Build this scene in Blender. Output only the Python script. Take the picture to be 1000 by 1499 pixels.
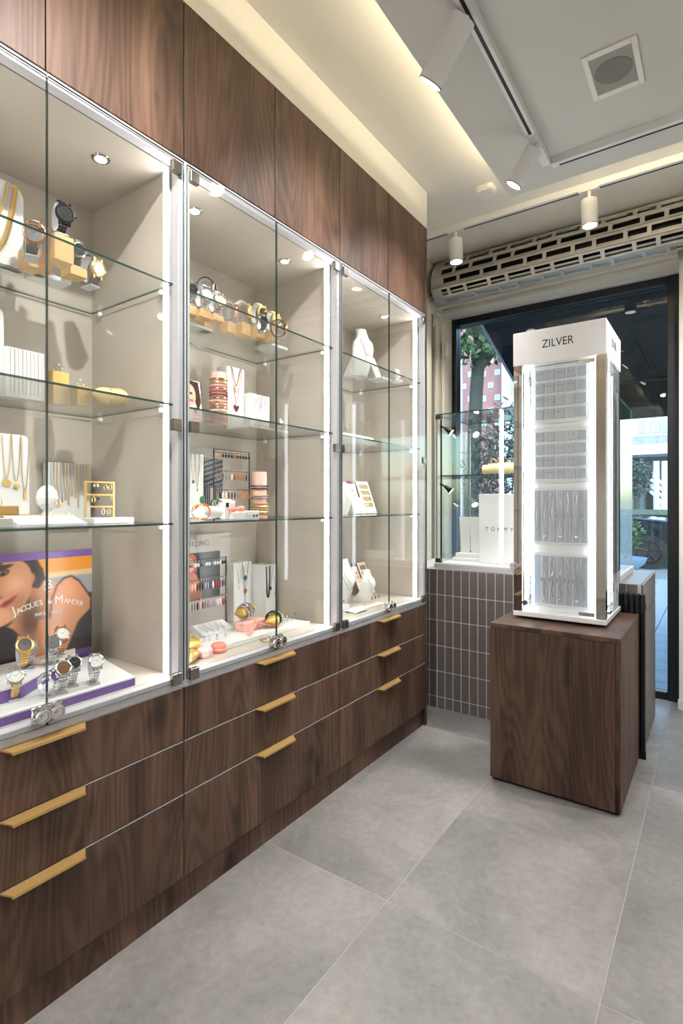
import bpy, math, random
import numpy as np
from mathutils import Matrix, Vector

for _o in list(bpy.data.objects):
    bpy.data.objects.remove(_o, do_unlink=True)
SC = bpy.context.scene
COL = SC.collection
random.seed(7)

# ------------------------------------------------------------------ camera, world, exposure
YAW = 34.99
CAM = np.array([1.296, 0.0, 1.2])
_cd = bpy.data.cameras.new('camera')
_cam = bpy.data.objects.new('camera', _cd); COL.objects.link(_cam)
_cam.location = CAM; _cam.rotation_euler = (math.radians(90), 0, math.radians(YAW))
_cd.sensor_fit = 'AUTO'; _cd.sensor_width = 36.0; _cd.lens = 790.0 / 1499 * 36.0
_cd.shift_y = -13.5 / 1499; _cd.clip_start = 0.02; _cd.clip_end = 200
SC.camera = _cam
SC.view_settings.view_transform = 'Standard'; SC.view_settings.look = 'None'
SC.view_settings.gamma = 1.0; SC.view_settings.use_curve_mapping = False
SC.view_settings.exposure = 1.35
SC.cycles.transparent_max_bounces = 32
SC.cycles.max_bounces = 10; SC.cycles.diffuse_bounces = 5; SC.cycles.glossy_bounces = 5
SC.cycles.sample_clamp_indirect = 6.0
SC.cycles.caustics_reflective = False; SC.cycles.caustics_refractive = False

_w = bpy.data.worlds.new('sky'); SC.world = _w; _w.use_nodes = True
_nt = _w.node_tree; _nt.nodes.clear()
_sky = _nt.nodes.new('ShaderNodeTexSky'); _sky.sky_type = 'NISHITA'
_sky.sun_disc = False; _sky.sun_elevation = math.radians(48); _sky.sun_rotation = math.radians(150)
_sky.air_density = 1.3; _sky.dust_density = 2.0
_bg = _nt.nodes.new('ShaderNodeBackground'); _bg.inputs['Strength'].default_value = 0.36
_wo = _nt.nodes.new('ShaderNodeOutputWorld')
_nt.links.new(_sky.outputs[0], _bg.inputs[0]); _nt.links.new(_bg.outputs[0], _wo.inputs[0])

# strengths of the lamps (used by the lamp builders below)
E_CABINET_LED = 14.0
E_CABINET_SPOT = 1.05
E_COVE = 20.0
E_TRACK = 62.0
E_TOWER_LED = 4.4

# ------------------------------------------------------------------ pixel rays of the photograph
_s, _c = math.sin(math.radians(YAW)), math.cos(math.radians(YAW))
def ray(x, y):
    u = (x - 500.0) / 790.0; v = (736.0 - y) / 790.0
    return np.array([-_s + u * _c, _c + u * _s, v])
def onX(x, y, X): r = ray(x, y); return CAM + (X - CAM[0]) / r[0] * r
def onY(x, y, Y): r = ray(x, y); return CAM + (Y - CAM[1]) / r[1] * r
def onZ(x, y, Z): r = ray(x, y); return CAM + (Z - CAM[2]) / r[2] * r
def Yat(x, X): return onX(x, 736, X)[1]
def Zat(x, y, X): return onX(x, y, X)[2]

# ------------------------------------------------------------------ materials
def lin(c):
    c = c / 255.0
    return c / 12.92 if c <= 0.04045 else ((c + 0.055) / 1.055) ** 2.4
def rgb(r, g, b): return (lin(r), lin(g), lin(b), 1.0)
_mats = {}
def mat(name, col, rough=0.5, metal=0.0, coat=0.0, spec=None, noise=0.0, nscale=8.0, bump=0.0, bscale=60.0, trans=0.0):
    if name in _mats: return _mats[name]
    m = bpy.data.materials.new(name); m.use_nodes = True
    nt = m.node_tree; p = nt.nodes['Principled BSDF']
    p.inputs['Base Color'].default_value = col; p.inputs['Roughness'].default_value = rough
    p.inputs['Metallic'].default_value = metal; p.inputs['Coat Weight'].default_value = coat
    if spec is not None: p.inputs['Specular IOR Level'].default_value = spec
    if trans: p.inputs['Transmission Weight'].default_value = trans
    tc = None
    if noise > 0:
        tc = nt.nodes.new('ShaderNodeTexCoord'); n = nt.nodes.new('ShaderNodeTexNoise')
        n.inputs['Scale'].default_value = nscale; n.inputs['Detail'].default_value = 6
        mr = nt.nodes.new('ShaderNodeMapRange')
        mr.inputs[1].default_value = 0.3; mr.inputs[2].default_value = 0.7
        mr.inputs[3].default_value = 1 - noise; mr.inputs[4].default_value = 1 + noise
        hs = nt.nodes.new('ShaderNodeHueSaturation'); hs.inputs['Color'].default_value = col
        nt.links.new(tc.outputs['Object'], n.inputs['Vector']); nt.links.new(n.outputs[0], mr.inputs[0])
        nt.links.new(mr.outputs[0], hs.inputs['Value']); nt.links.new(hs.outputs[0], p.inputs['Base Color'])
    if bump > 0:
        tc = tc or nt.nodes.new('ShaderNodeTexCoord'); n2 = nt.nodes.new('ShaderNodeTexNoise')
        n2.inputs['Scale'].default_value = bscale; n2.inputs['Detail'].default_value = 4
        b = nt.nodes.new('ShaderNodeBump'); b.inputs['Strength'].default_value = bump; b.inputs['Distance'].default_value = 0.002
        nt.links.new(tc.outputs['Object'], n2.inputs['Vector']); nt.links.new(n2.outputs[0], b.inputs['Height'])
        nt.links.new(b.outputs[0], p.inputs['Normal'])
    _mats[name] = m
    return m
def emit(name, col, strength):
    if name in _mats: return _mats[name]
    m = bpy.data.materials.new(name); m.use_nodes = True
    p = m.node_tree.nodes['Principled BSDF']
    p.inputs['Base Color'].default_value = (0.8, 0.8, 0.8, 1)
    p.inputs['Emission Color'].default_value = col; p.inputs['Emission Strength'].default_value = strength
    _mats[name] = m
    return m
def glass(name, tint=(0.975, 0.99, 0.985), ior=1.45, rough=0.0):
    if name in _mats: return _mats[name]
    m = bpy.data.materials.new(name); m.use_nodes = True
    nt = m.node_tree; nt.nodes.clear()
    out = nt.nodes.new('ShaderNodeOutputMaterial'); mix = nt.nodes.new('ShaderNodeMixShader')
    t = nt.nodes.new('ShaderNodeBsdfTransparent'); t.inputs[0].default_value = (*tint, 1)
    g = nt.nodes.new('ShaderNodeBsdfGlossy'); g.inputs['Roughness'].default_value = rough
    lw = nt.nodes.new('ShaderNodeLayerWeight'); lw.inputs[0].default_value = 0.5      # Schlick reflectance of one face
    pw = nt.nodes.new('ShaderNodeMath'); pw.operation = 'POWER'; pw.inputs[1].default_value = 5.0
    f0 = ((ior - 1) / (ior + 1)) ** 2
    fr = nt.nodes.new('ShaderNodeMath'); fr.operation = 'MULTIPLY_ADD'; fr.inputs[1].default_value = 1 - f0; fr.inputs[2].default_value = f0
    nt.links.new(lw.outputs['Facing'], pw.inputs[0]); nt.links.new(pw.outputs[0], fr.inputs[0])
    nt.links.new(fr.outputs[0], mix.inputs[0]); nt.links.new(t.outputs[0], mix.inputs[1])
    nt.links.new(g.outputs[0], mix.inputs[2]); nt.links.new(mix.outputs[0], out.inputs[0])
    _mats[name] = m
    return m
def walnut(name, tone=0.92, rough=0.5):
    if name in _mats: return _mats[name]
    m = bpy.data.materials.new(name); m.use_nodes = True
    nt = m.node_tree; L = nt.links; p = nt.nodes['Principled BSDF']
    N = nt.nodes.new
    tc = N('ShaderNodeTexCoord'); oi = N('ShaderNodeObjectInfo')
    ad = N('ShaderNodeVectorMath'); ad.operation = 'MULTIPLY_ADD'
    cb = N('ShaderNodeCombineXYZ')
    for i in range(3): L.new(oi.outputs['Random'], cb.inputs[i])
    ad.inputs[1].default_value = (13.0, 17.0, 9.0); L.new(cb.outputs[0], ad.inputs[0]); L.new(tc.outputs['Object'], ad.inputs[2])
    def mapped(sc):
        mp = N('ShaderNodeMapping'); mp.inputs['Scale'].default_value = sc; L.new(ad.outputs[0], mp.inputs[0]); return mp.outputs[0]
    # broad boards of tone
    n1 = N('ShaderNodeTexNoise'); n1.inputs['Scale'].default_value = 1.0; n1.inputs['Detail'].default_value = 3; n1.inputs['Distortion'].default_value = 0.4
    L.new(mapped((8, 8, 1.1)), n1.inputs['Vector'])
    # cathedral figure
    n0 = N('ShaderNodeTexNoise'); n0.inputs['Scale'].default_value = 1.0; n0.inputs['Detail'].default_value = 1.5; n0.inputs['Roughness'].default_value = 0.4
    L.new(mapped((5.5, 5.5, 0.75)), n0.inputs['Vector'])
    # fine pores
    n2 = N('ShaderNodeTexNoise'); n2.inputs['Scale'].default_value = 1.0; n2.inputs['Detail'].default_value = 5
    L.new(mapped((190, 190, 5)), n2.inputs['Vector'])
    # knots
    n3 = N('ShaderNodeTexNoise'); n3.inputs['Scale'].default_value = 1.0; n3.inputs['Detail'].default_value = 2
    L.new(mapped((7, 7, 3.2)), n3.inputs['Vector'])
    kr = N('ShaderNodeMapRange'); kr.inputs[1].default_value = 0.63; kr.inputs[2].default_value = 0.76; kr.inputs[3].default_value = 0; kr.inputs[4].default_value = 1
    L.new(n3.outputs[0], kr.inputs[0])
    def ma(op, a, b):
        n = N('ShaderNodeMath'); n.operation = op
        for i, v in enumerate((a, b)):
            if isinstance(v, (int, float)): n.inputs[i].default_value = v
            else: L.new(v, n.inputs[i])
        return n.outputs[0]
    ringv = ma('MULTIPLY', ma('ADD', ma('SINE', ma('MULTIPLY', n0.outputs[0], 150.0), 0), 1.0), 0.5)
    f = ma('ADD', ma('MULTIPLY', n1.outputs[0], 0.78), ma('MULTIPLY', ringv, 0.11))
    f = ma('ADD', f, ma('MULTIPLY', n2.outputs[0], 0.30))
    f = ma('SUBTRACT', f, ma('MULTIPLY', kr.outputs[0], 0.3))
    cr = N('ShaderNodeValToRGB'); L.new(f, cr.inputs[0])
    e = cr.color_ramp.elements
    def T(r, g, b): q = rgb(r, g, b); return (q[0] * tone, q[1] * tone, q[2] * tone, 1)
    e[0].position = 0.28; e[0].color = T(44, 32, 26)
    e[1].position = 0.80; e[1].color = T(120, 92, 76)
    k = e.new(0.52); k.color = T(80, 59, 48)
    L.new(cr.outputs[0], p.inputs['Base Color'])
    p.inputs['Roughness'].default_value = rough; p.inputs['Specular IOR Level'].default_value = 0.35
    bp = N('ShaderNodeBump'); bp.inputs['Strength'].default_value = 0.12; bp.inputs['Distance'].default_value = 0.001
    L.new(n2.outputs[0], bp.inputs['Height']); L.new(bp.outputs[0], p.inputs['Normal'])
    _mats[name] = m
    return m
def stone(name, c0, c1, rough=0.5, scale=2.2):
    if name in _mats: return _mats[name]
    m = bpy.data.materials.new(name); m.use_nodes = True
    nt = m.node_tree; L = nt.links; p = nt.nodes['Principled BSDF']; N = nt.nodes.new
    tc = N('ShaderNodeTexCoord'); oi = N('ShaderNodeObjectInfo'); cb = N('ShaderNodeCombineXYZ')
    for i in range(3): L.new(oi.outputs['Random'], cb.inputs[i])
    ad = N('ShaderNodeVectorMath'); ad.operation = 'MULTIPLY_ADD'; ad.inputs[1].default_value = (11, 7, 3)
    L.new(cb.outputs[0], ad.inputs[0]); L.new(tc.outputs['Object'], ad.inputs[2])
    n1 = N('ShaderNodeTexNoise'); n1.inputs['Scale'].default_value = scale; n1.inputs['Detail'].default_value = 10; n1.inputs['Roughness'].default_value = 0.62; n1.inputs['Distortion'].default_value = 0.6
    L.new(ad.outputs[0], n1.inputs['Vector'])
    n2 = N('ShaderNodeTexNoise'); n2.inputs['Scale'].default_value = scale * 1.7; n2.inputs['Detail'].default_value = 8; n2.inputs['Distortion'].default_value = 2.2
    L.new(ad.outputs[0], n2.inputs['Vector'])
    cr = N('ShaderNodeValToRGB'); e = cr.color_ramp.elements
    e[0].position = 0.36; e[0].color = c0; e[1].position = 0.64; e[1].color = c1
    n4 = N('ShaderNodeTexNoise'); n4.inputs['Scale'].default_value = 38.0; n4.inputs['Detail'].default_value = 6; n4.inputs['Roughness'].default_value = 0.7
    L.new(ad.outputs[0], n4.inputs['Vector'])
    mm = N('ShaderNodeMath'); mm.operation = 'MULTIPLY_ADD'; mm.inputs[1].default_value = 0.35; L.new(n4.outputs[0], mm.inputs[0])
    ms = N('ShaderNodeMath'); ms.operation = 'SUBTRACT'; ms.inputs[1].default_value = 0.175; L.new(n1.outputs[0], ms.inputs[0]); L.new(ms.outputs[0], mm.inputs[2])
    L.new(mm.outputs[0], cr.inputs[0])
    vr = N('ShaderNodeMapRange'); vr.inputs[1].default_value = 0.488; vr.inputs[2].default_value = 0.5; vr.inputs[3].default_value = 0; vr.inputs[4].default_value = 1
    vr2 = N('ShaderNodeMapRange'); vr2.inputs[1].default_value = 0.5; vr2.inputs[2].default_value = 0.508; vr2.inputs[3].default_value = 1; vr2.inputs[4].default_value = 0
    L.new(n2.outputs[0], vr.inputs[0]); L.new(n2.outputs[0], vr2.inputs[0])
    mu = N('ShaderNodeMath'); mu.operation = 'MULTIPLY'; L.new(vr.outputs[0], mu.inputs[0]); L.new(vr2.outputs[0], mu.inputs[1])
    mu2 = N('ShaderNodeMath'); mu2.operation = 'MULTIPLY'; mu2.inputs[1].default_value = 0.05; L.new(mu.outputs[0], mu2.inputs[0])
    mx = N('ShaderNodeMix'); mx.data_type = 'RGBA'; L.new(mu2.outputs[0], mx.inputs[0]); L.new(cr.outputs[0], mx.inputs[6]); mx.inputs[7].default_value = (0.75, 0.73, 0.7, 1)
    L.new(mx.outputs[2], p.inputs['Base Color']); p.inputs['Roughness'].default_value = rough
    bp = N('ShaderNodeBump'); bp.inputs['Strength'].default_value = 0.08; bp.inputs['Distance'].default_value = 0.001
    L.new(n1.outputs[0], bp.inputs['Height']); L.new(bp.outputs[0], p.inputs['Normal'])
    _mats[name] = m
    return m
def vcol(name, rough=0.35):
    if name in _mats: return _mats[name]
    m = bpy.data.materials.new(name); m.use_nodes = True
    nt = m.node_tree; p = nt.nodes['Principled BSDF']
    a = nt.nodes.new('ShaderNodeVertexColor'); a.layer_name = 'print'
    nt.links.new(a.outputs[0], p.inputs['Base Color']); p.inputs['Roughness'].default_value = rough
    _mats[name] = m
    return m
def brickmat(name):
    m = bpy.data.materials.new(name); m.use_nodes = True
    nt = m.node_tree; p = nt.nodes['Principled BSDF']
    tc = nt.nodes.new('ShaderNodeTexCoord'); mp = nt.nodes.new('ShaderNodeMapping'); mp.inputs['Rotation'].default_value = (math.radians(-90), 0, 0)
    b = nt.nodes.new('ShaderNodeTexBrick'); b.inputs['Scale'].default_value = 3.0
    b.inputs['Color1'].default_value = rgb(150, 96, 98); b.inputs['Color2'].default_value = rgb(128, 84, 88); b.inputs['Mortar'].default_value = rgb(190, 175, 178)
    nt.links.new(tc.outputs['Object'], mp.inputs[0]); nt.links.new(mp.outputs[0], b.inputs['Vector'])
    nt.links.new(b.outputs[0], p.inputs['Base Color']); p.inputs['Roughness'].default_value = 0.9
    return m

M = dict(
    walnut=walnut('walnut'), walnut_dark=walnut('walnut_pedestal', 0.76),
    white=mat('white_paint', rgb(232, 229, 222), 0.6), ceil=mat('ceiling_paint', rgb(226, 222, 214), 0.7),
    panelceil=mat('dropped_ceiling_paint', rgb(205, 203, 198), 0.7),
    gloss=mat('white_gloss', rgb(240, 240, 240), 0.22), acr=mat('white_acrylic', rgb(230, 229, 228), 0.35),
    lamp=mat('lamp_white', rgb(228, 227, 226), 0.45),
    alu=mat('aluminium', rgb(206, 204, 210), 0.4, 0.15), alu2=mat('shutter_aluminium', rgb(190, 186, 178), 0.4, 0.35),
    chrome=mat('chrome', rgb(225, 225, 228), 0.08, 1.0), steel=mat('hinge_steel', rgb(150, 145, 138), 0.25, 0.9),
    mirror=mat('mirror_polish', rgb(215, 212, 210), 0.03, 1.0),
    beige=mat('cabinet_beige', rgb(190, 180, 168), 0.4, noise=0.03, nscale=3),
    brass=mat('brushed_brass', rgb(206, 168, 104), 0.42, 0.5, bump=0.05, bscale=300),
    black=mat('black_metal', rgb(16, 17, 19), 0.35), blackplast=mat('black_plastic', rgb(20, 20, 22), 0.4),
    dark=mat('shadow_gap', rgb(18, 16, 15), 0.8),
    grout=mat('grout', rgb(206, 204, 200), 0.85), traycard=mat('tray_card', rgb(188, 192, 204), 0.35), walltile=mat('wall_tile', rgb(112, 105, 101), 0.3, noise=0.08, nscale=25, bump=0.05, bscale=20),
    floortile=stone('floor_tile', rgb(124, 122, 120), rgb(160, 157, 154), 0.42, 1.6), floorgrout=mat('floor_grout', rgb(176, 175, 172), 0.8),
    paver=mat('paver', rgb(128, 138, 146), 0.8, noise=0.12, nscale=6), asphalt=mat('asphalt', rgb(110, 116, 120), 0.9, noise=0.1, nscale=3),
    glass=glass('clear_glass'), winglass=glass('window_glass', (0.86, 0.95, 0.97), 1.5), edge=mat('glass_edge', rgb(38, 66, 60), 0.15, spec=0.8),
    edge2=mat('glass_edge_pale', rgb(120, 160, 148), 0.15, spec=0.8),
    plastic=mat('clear_plastic', rgb(232, 234, 238), 0.15, trans=0.35), pin=mat('white_pin', rgb(240, 240, 240), 0.4),
    led=emit('cabinet_led', (1.0, 0.965, 0.93, 1), E_CABINET_LED), towerled=emit('tower_led', (0.88, 0.93, 1.0, 1), E_TOWER_LED),
    cove=emit('cove_led', (1.0, 0.86, 0.58, 1), E_COVE), bulb=emit('lamp_lens', (1.0, 0.95, 0.88, 1), 3.0),
    casebar=emit('case_led', (1.0, 0.96, 0.88, 1), 1.3),
    bulbdim=emit('small_lens', (1.0, 0.93, 0.82, 1), 2.5),
    oak=mat('light_oak', rgb(216, 172, 118), 0.55, noise=0.08, nscale=30), satin=mat('champagne_satin', rgb(224, 190, 128), 0.32, noise=0.05),
    goldsatin=mat('gold_satin', rgb(206, 168, 88), 0.28, 0.35), goldbox=mat('gold_box', rgb(196, 160, 92), 0.35, 0.5),
    gold=mat('gold', rgb(246, 206, 128), 0.28, 0.9), rose=mat('rose_gold', rgb(226, 168, 132), 0.2, 1.0), silver=mat('silver', rgb(214, 214, 216), 0.16, 1.0),
    gunmetal=mat('gunmetal', rgb(46, 46, 50), 0.28, 0.8), leather=mat('grey_leather', rgb(84, 78, 74), 0.6), brownleather=mat('brown_leather', rgb(96, 56, 48), 0.5),
    purple=mat('purple_acrylic', rgb(118, 84, 160), 0.25), pink=mat('pink_velvet', rgb(238, 186, 176), 0.7), salmon=mat('salmon_satin', rgb(240, 165, 146), 0.4),
    coral=mat('coral_shell', rgb(238, 128, 112), 0.6), palepink=mat('palepink_shell', rgb(246, 190, 188), 0.6), cream=mat('cream_filling', rgb(250, 226, 208), 0.6),
    pearl=mat('pearl', rgb(245, 240, 232), 0.18, coat=0.5), paper=mat('white_card', rgb(228, 226, 222), 0.55), greycard=mat('grey_card', rgb(196, 190, 186), 0.55),
    ink=mat('black_ink', rgb(30, 30, 32), 0.5), greyink=mat('grey_ink', rgb(120, 118, 118), 0.5), whiteink=mat('white_ink', rgb(245, 243, 240), 0.5),
    grille=mat('speaker_grille', rgb(150, 150, 142), 0.6, bump=0.3, bscale=400), cone=mat('speaker_cone', rgb(118, 118, 112), 0.7),
    cream2=mat('cream_trim', rgb(214, 204, 184), 0.5), speckle=mat('grey_brush_strip', rgb(120, 116, 108), 0.8, noise=0.3, nscale=120),
    bark=mat('bark', rgb(60, 64, 60), 0.9, noise=0.2, nscale=10, bump=0.4, bscale=20), leaf=mat('leaf', rgb(58, 84, 50), 0.6, noise=0.25, nscale=4),
    olive=mat('olive_leaf', rgb(62, 74, 72), 0.6, noise=0.3, nscale=5), car=mat('car_paint', rgb(22, 28, 38), 0.15, coat=0.8), tyre=mat('tyre', rgb(22, 22, 24), 0.8),
    carglass=mat('car_glass', rgb(30, 40, 48), 0.05), grass=mat('grass', rgb(66, 74, 52), 0.9, noise=0.2, nscale=5), plaster=mat('plaster', rgb(196, 204, 212), 0.8),
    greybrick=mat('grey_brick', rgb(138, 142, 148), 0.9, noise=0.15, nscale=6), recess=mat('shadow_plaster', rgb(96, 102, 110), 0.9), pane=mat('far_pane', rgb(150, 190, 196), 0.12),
    brick=brickmat('red_brick'), awning=mat('awning_cloth', rgb(26, 30, 34), 0.85), planter=mat('blue_planter', rgb(120, 146, 172), 0.4), tyrehub=mat('hub', rgb(150, 152, 156), 0.3, 0.8),
)
def gem(name, r, g, b, rough=0.1): return mat('gem_' + name, rgb(r, g, b), rough, coat=0.4)
GEMS = dict(red=gem('red', 160, 24, 44), dred=gem('dark red', 84, 20, 26), pink=gem('pink', 240, 150, 150), lilac=gem('lilac', 168, 150, 190), black=gem('black', 22, 20, 22),
            blue=gem('blue', 40, 70, 110), grey=gem('grey', 130, 126, 128), white=gem('white', 240, 238, 235), orange=gem('orange', 226, 142, 84), brown=gem('brown', 110, 58, 34),
            green=gem('green', 20, 110, 60), amber=gem('amber', 176, 92, 40), clear=gem('clear', 220, 228, 235, 0.05), ivory=gem('ivory', 236, 220, 200))

# ------------------------------------------------------------------ mesh builder
class MB:
    def __init__(s): s.v = []; s.f = []; s.m = []; s.T = None; s.k = 0
    def add(s, vs, fs, k=None):
        o = len(s.v)
        if s.T is not None: vs = [tuple(s.T @ Vector(p)) for p in vs]
        s.v.extend(tuple(map(float, p)) for p in vs); s.f.extend([tuple(i + o for i in f) for f in fs]); s.m.extend([s.k if k is None else k] * len(fs)); return s
    def box(s, x0, x1, y0, y1, z0, z1, c=0.0, k=None):
        if c <= 0:
            return s.add([(x, y, z) for z in (z0, z1) for y in (y0, y1) for x in (x0, x1)],
                         [(0, 2, 3, 1), (4, 5, 7, 6), (0, 1, 5, 4), (2, 6, 7, 3), (0, 4, 6, 2), (1, 3, 7, 5)], k)
        c = min(c, (x1 - x0) * .45, (y1 - y0) * .45, (z1 - z0) * .45)
        V = []; idx = {}
        for ix, x in enumerate((x0, x1)):
            for iy, y in enumerate((y0, y1)):
                for iz, z in enumerate((z0, z1)):
                    sx, sy, sz = (1, -1)[ix], (1, -1)[iy], (1, -1)[iz]
                    for a in range(3):
                        idx[ix, iy, iz, a] = len(V)
                        V.append((x + (0 if a == 0 else sx * c), y + (0 if a == 1 else sy * c), z + (0 if a == 2 else sz * c)))
        F = []
        def q(a, ks): F.append([idx[i, j, l, a] for i, j, l in ks])
        q(0, [(0, 0, 0), (0, 0, 1), (0, 1, 1), (0, 1, 0)]); q(0, [(1, 0, 0), (1, 1, 0), (1, 1, 1), (1, 0, 1)])
        q(1, [(0, 0, 0), (1, 0, 0), (1, 0, 1), (0, 0, 1)]); q(1, [(0, 1, 0), (0, 1, 1), (1, 1, 1), (1, 1, 0)])
        q(2, [(0, 0, 0), (0, 1, 0), (1, 1, 0), (1, 0, 0)]); q(2, [(0, 0, 1), (1, 0, 1), (1, 1, 1), (0, 1, 1)])
        I = idx
        for i in (0, 1):
            for j in (0, 1):
                F.append([I[i, j, 0, 0], I[i, j, 0, 1], I[i, j, 1, 1], I[i, j, 1, 0]])
                F.append([I[i, 0, j, 0], I[i, 0, j, 2], I[i, 1, j, 2], I[i, 1, j, 0]])
                F.append([I[0, i, j, 1], I[0, i, j, 2], I[1, i, j, 2], I[1, i, j, 1]])
                for l in (0, 1): F.append([I[i, j, l, a] for a in range(3)])
        return s.add(V, F, k)
    def poly(s, pts, d, k=None):       # planar polygon extruded by vector d
        n = len(pts); d = Vector(d)
        V = [tuple(p) for p in pts] + [tuple(Vector(p) + d) for p in pts]
        return s.add(V, [tuple(range(n))[::-1], tuple(range(n, 2 * n))] + [(i, (i + 1) % n, (i + 1) % n + n, i + n) for i in range(n)], k)
    def cyl(s, p0, p1, r0, r1=None, n=16, k=None, caps=True):
        r1 = r0 if r1 is None else r1
        p0, p1 = Vector(p0), Vector(p1); d = (p1 - p0).normalized()
        a = d.orthogonal().normalized(); b = d.cross(a)
        V = []
        for p, r in ((p0, r0), (p1, r1)):
            V += [tuple(p + a * (r * math.cos(2 * math.pi * i / n)) + b * (r * math.sin(2 * math.pi * i / n))) for i in range(n)]
        F = [(i, (i + 1) % n, (i + 1) % n + n, i + n) for i in range(n)]
        if caps: F += [tuple(range(n))[::-1], tuple(range(n, 2 * n))]
        return s.add(V, F, k)
    def lathe(s, prof, n=24, k=None, axis='z'):   # prof = [(r, h)]
        V = []; m = len(prof)
        for r, h in prof:
            for i in range(n):
                t = 2 * math.pi * i / n; x, y = r * math.cos(t), r * math.sin(t)
                V.append((x, y, h) if axis == 'z' else (h, x, y))
        F = [(j * n + i, j * n + (i + 1) % n, (j + 1) * n + (i + 1) % n, (j + 1) * n + i) for j in range(m - 1) for i in range(n)]
        F += [tuple(range(n))[::-1], tuple(range((m - 1) * n, m * n))]
        return s.add(V, F, k)
    def tube(s, pts, r, n=6, closed=False, k=None):
        P = [Vector(p) for p in pts]; m = len(P); V = []
        up = None
        for i, p in enumerate(P):
            a = P[(i + 1) % m] if (closed or i < m - 1) else p; b = P[i - 1] if (closed or i > 0) else p
            d = (a - b)
            d = d.normalized() if d.length > 1e-9 else Vector((0, 0, 1))
            if up is None: up = d.orthogonal().normalized()
            up = (up - d * up.dot(d));
            up = up.normalized() if up.length > 1e-6 else d.orthogonal().normalized()
            w = d.cross(up); rr = r[i] if isinstance(r, (list, tuple)) else r
            V += [tuple(p + up * (rr * math.cos(2 * math.pi * q / n)) + w * (rr * math.sin(2 * math.pi * q / n))) for q in range(n)]
        F = []
        for i in range(m if closed else m - 1):
            j = (i + 1) % m
            F += [(i * n + q, i * n + (q + 1) % n, j * n + (q + 1) % n, j * n + q) for q in range(n)]
        if not closed: F += [tuple(range(n))[::-1], tuple(range((m - 1) * n, m * n))]
        return s.add(V, F, k)
    def ell(s, c, r, nu=12, nv=8, k=None):
        if not isinstance(r, (list, tuple)): r = (r, r, r)
        V = [(c[0], c[1], c[2] - r[2])]; F = []
        for j in range(1, nv):
            t = math.pi * j / nv - math.pi / 2
            V += [(c[0] + r[0] * math.cos(t) * math.cos(2 * math.pi * i / nu), c[1] + r[1] * math.cos(t) * math.sin(2 * math.pi * i / nu), c[2] + r[2] * math.sin(t)) for i in range(nu)]
        V.append((c[0], c[1], c[2] + r[2])); L = len(V) - 1
        for i in range(nu):
            j = (i + 1) % nu
            F.append((0, 1 + j, 1 + i)); F.append((L, L - nu + i, L - nu + j))
            for q in range(nv - 2): F.append((1 + q * nu + i, 1 + q * nu + j, 1 + (q + 1) * nu + j, 1 + (q + 1) * nu + i))
        return s.add(V, F, k)
    def ring(s, c, R, r, n=24, m=6, axis='z', sq=1.0, k=None):
        P = []
        for i in range(n):
            t = 2 * math.pi * i / n; a, b = R * math.cos(t), R * sq * math.sin(t)
            P.append({'z': (c[0] + a, c[1] + b, c[2]), 'x': (c[0], c[1] + a, c[2] + b), 'y': (c[0] + a, c[1], c[2] + b)}[axis])
        return s.tube(P, r, m, True, k)
    def mesh(s, name, mats, smooth=False):
        me = bpy.data.meshes.new(name); me.from_pydata(s.v, [], s.f)
        for m in (mats if isinstance(mats, (list, tuple)) else [mats]): me.materials.append(m)
        if len(set(s.m)) > 1: me.polygons.foreach_set('material_index', s.m)
        if smooth:
            me.polygons.foreach_set('use_smooth', [True] * len(me.polygons))
            try: me.set_sharp_from_angle(angle=math.radians(40))
            except Exception: pass
        me.update(); return me
    def build(s, name, mats, parent=None, smooth=False, label=None, loc=None, rot=None):
        return link(name, s.mesh(name, mats, smooth), parent, label, loc, rot)
def link(name, me, parent=None, label=None, loc=None, rot=None):
    o = bpy.data.objects.new(name, me); COL.objects.link(o)
    if parent is not None: o.parent = parent
    if loc is not None: o.location = loc
    if rot is not None: o.rotation_euler = rot
    if label: o['label'] = label
    return o
def tag(o, label, cat, group=None):
    o['label'] = label; o['category'] = cat
    if group: o['group'] = group
    return o
def struct(o, label=None, cat=None):
    o['kind'] = 'structure'
    if label: o['label'] = label
    if cat: o['category'] = cat
    return o
def thing(name, label, cat, loc=(0, 0, 0), rz=0.0, group=None, rot=None):
    o = bpy.data.objects.new(name, None); o.empty_display_size = 0.02; COL.objects.link(o)
    o.location = loc; o.rotation_euler = rot if rot else (0, 0, rz)
    return tag(o, label, cat, group)
def dup(root, loc, rz=None, label=None, group=None):
    r = root.copy(); COL.objects.link(r); r.location = loc
    if rz is not None: r.rotation_euler = (0, 0, rz)
    if label: r['label'] = label
    if group: r['group'] = group
    for ch in list(root.children):
        c = ch.copy(); COL.objects.link(c); c.parent = r
        for g in list(ch.children):
            d = g.copy(); COL.objects.link(d); d.parent = c
    return r
def text(name, s, size, parent, m, T, depth=0.0006, align='CENTER', xs=1.0, label=None):
    cu = bpy.data.curves.new(name, 'FONT'); cu.body = s; cu.size = size; cu.align_x = align; cu.align_y = 'CENTER'; cu.extrude = depth / 2; cu.resolution_u = 3
    ob = bpy.data.objects.new(name, cu); COL.objects.link(ob)
    bpy.context.view_layer.update()
    me = bpy.data.meshes.new_from_object(ob.evaluated_get(bpy.context.evaluated_depsgraph_get()))
    bpy.data.objects.remove(ob, do_unlink=True); bpy.data.curves.remove(cu)
    me.transform(T @ Matrix.Diagonal((xs, 1, 1, 1))); me.materials.clear(); me.materials.append(m); me.name = name
    return link(name, me, parent, label)
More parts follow.
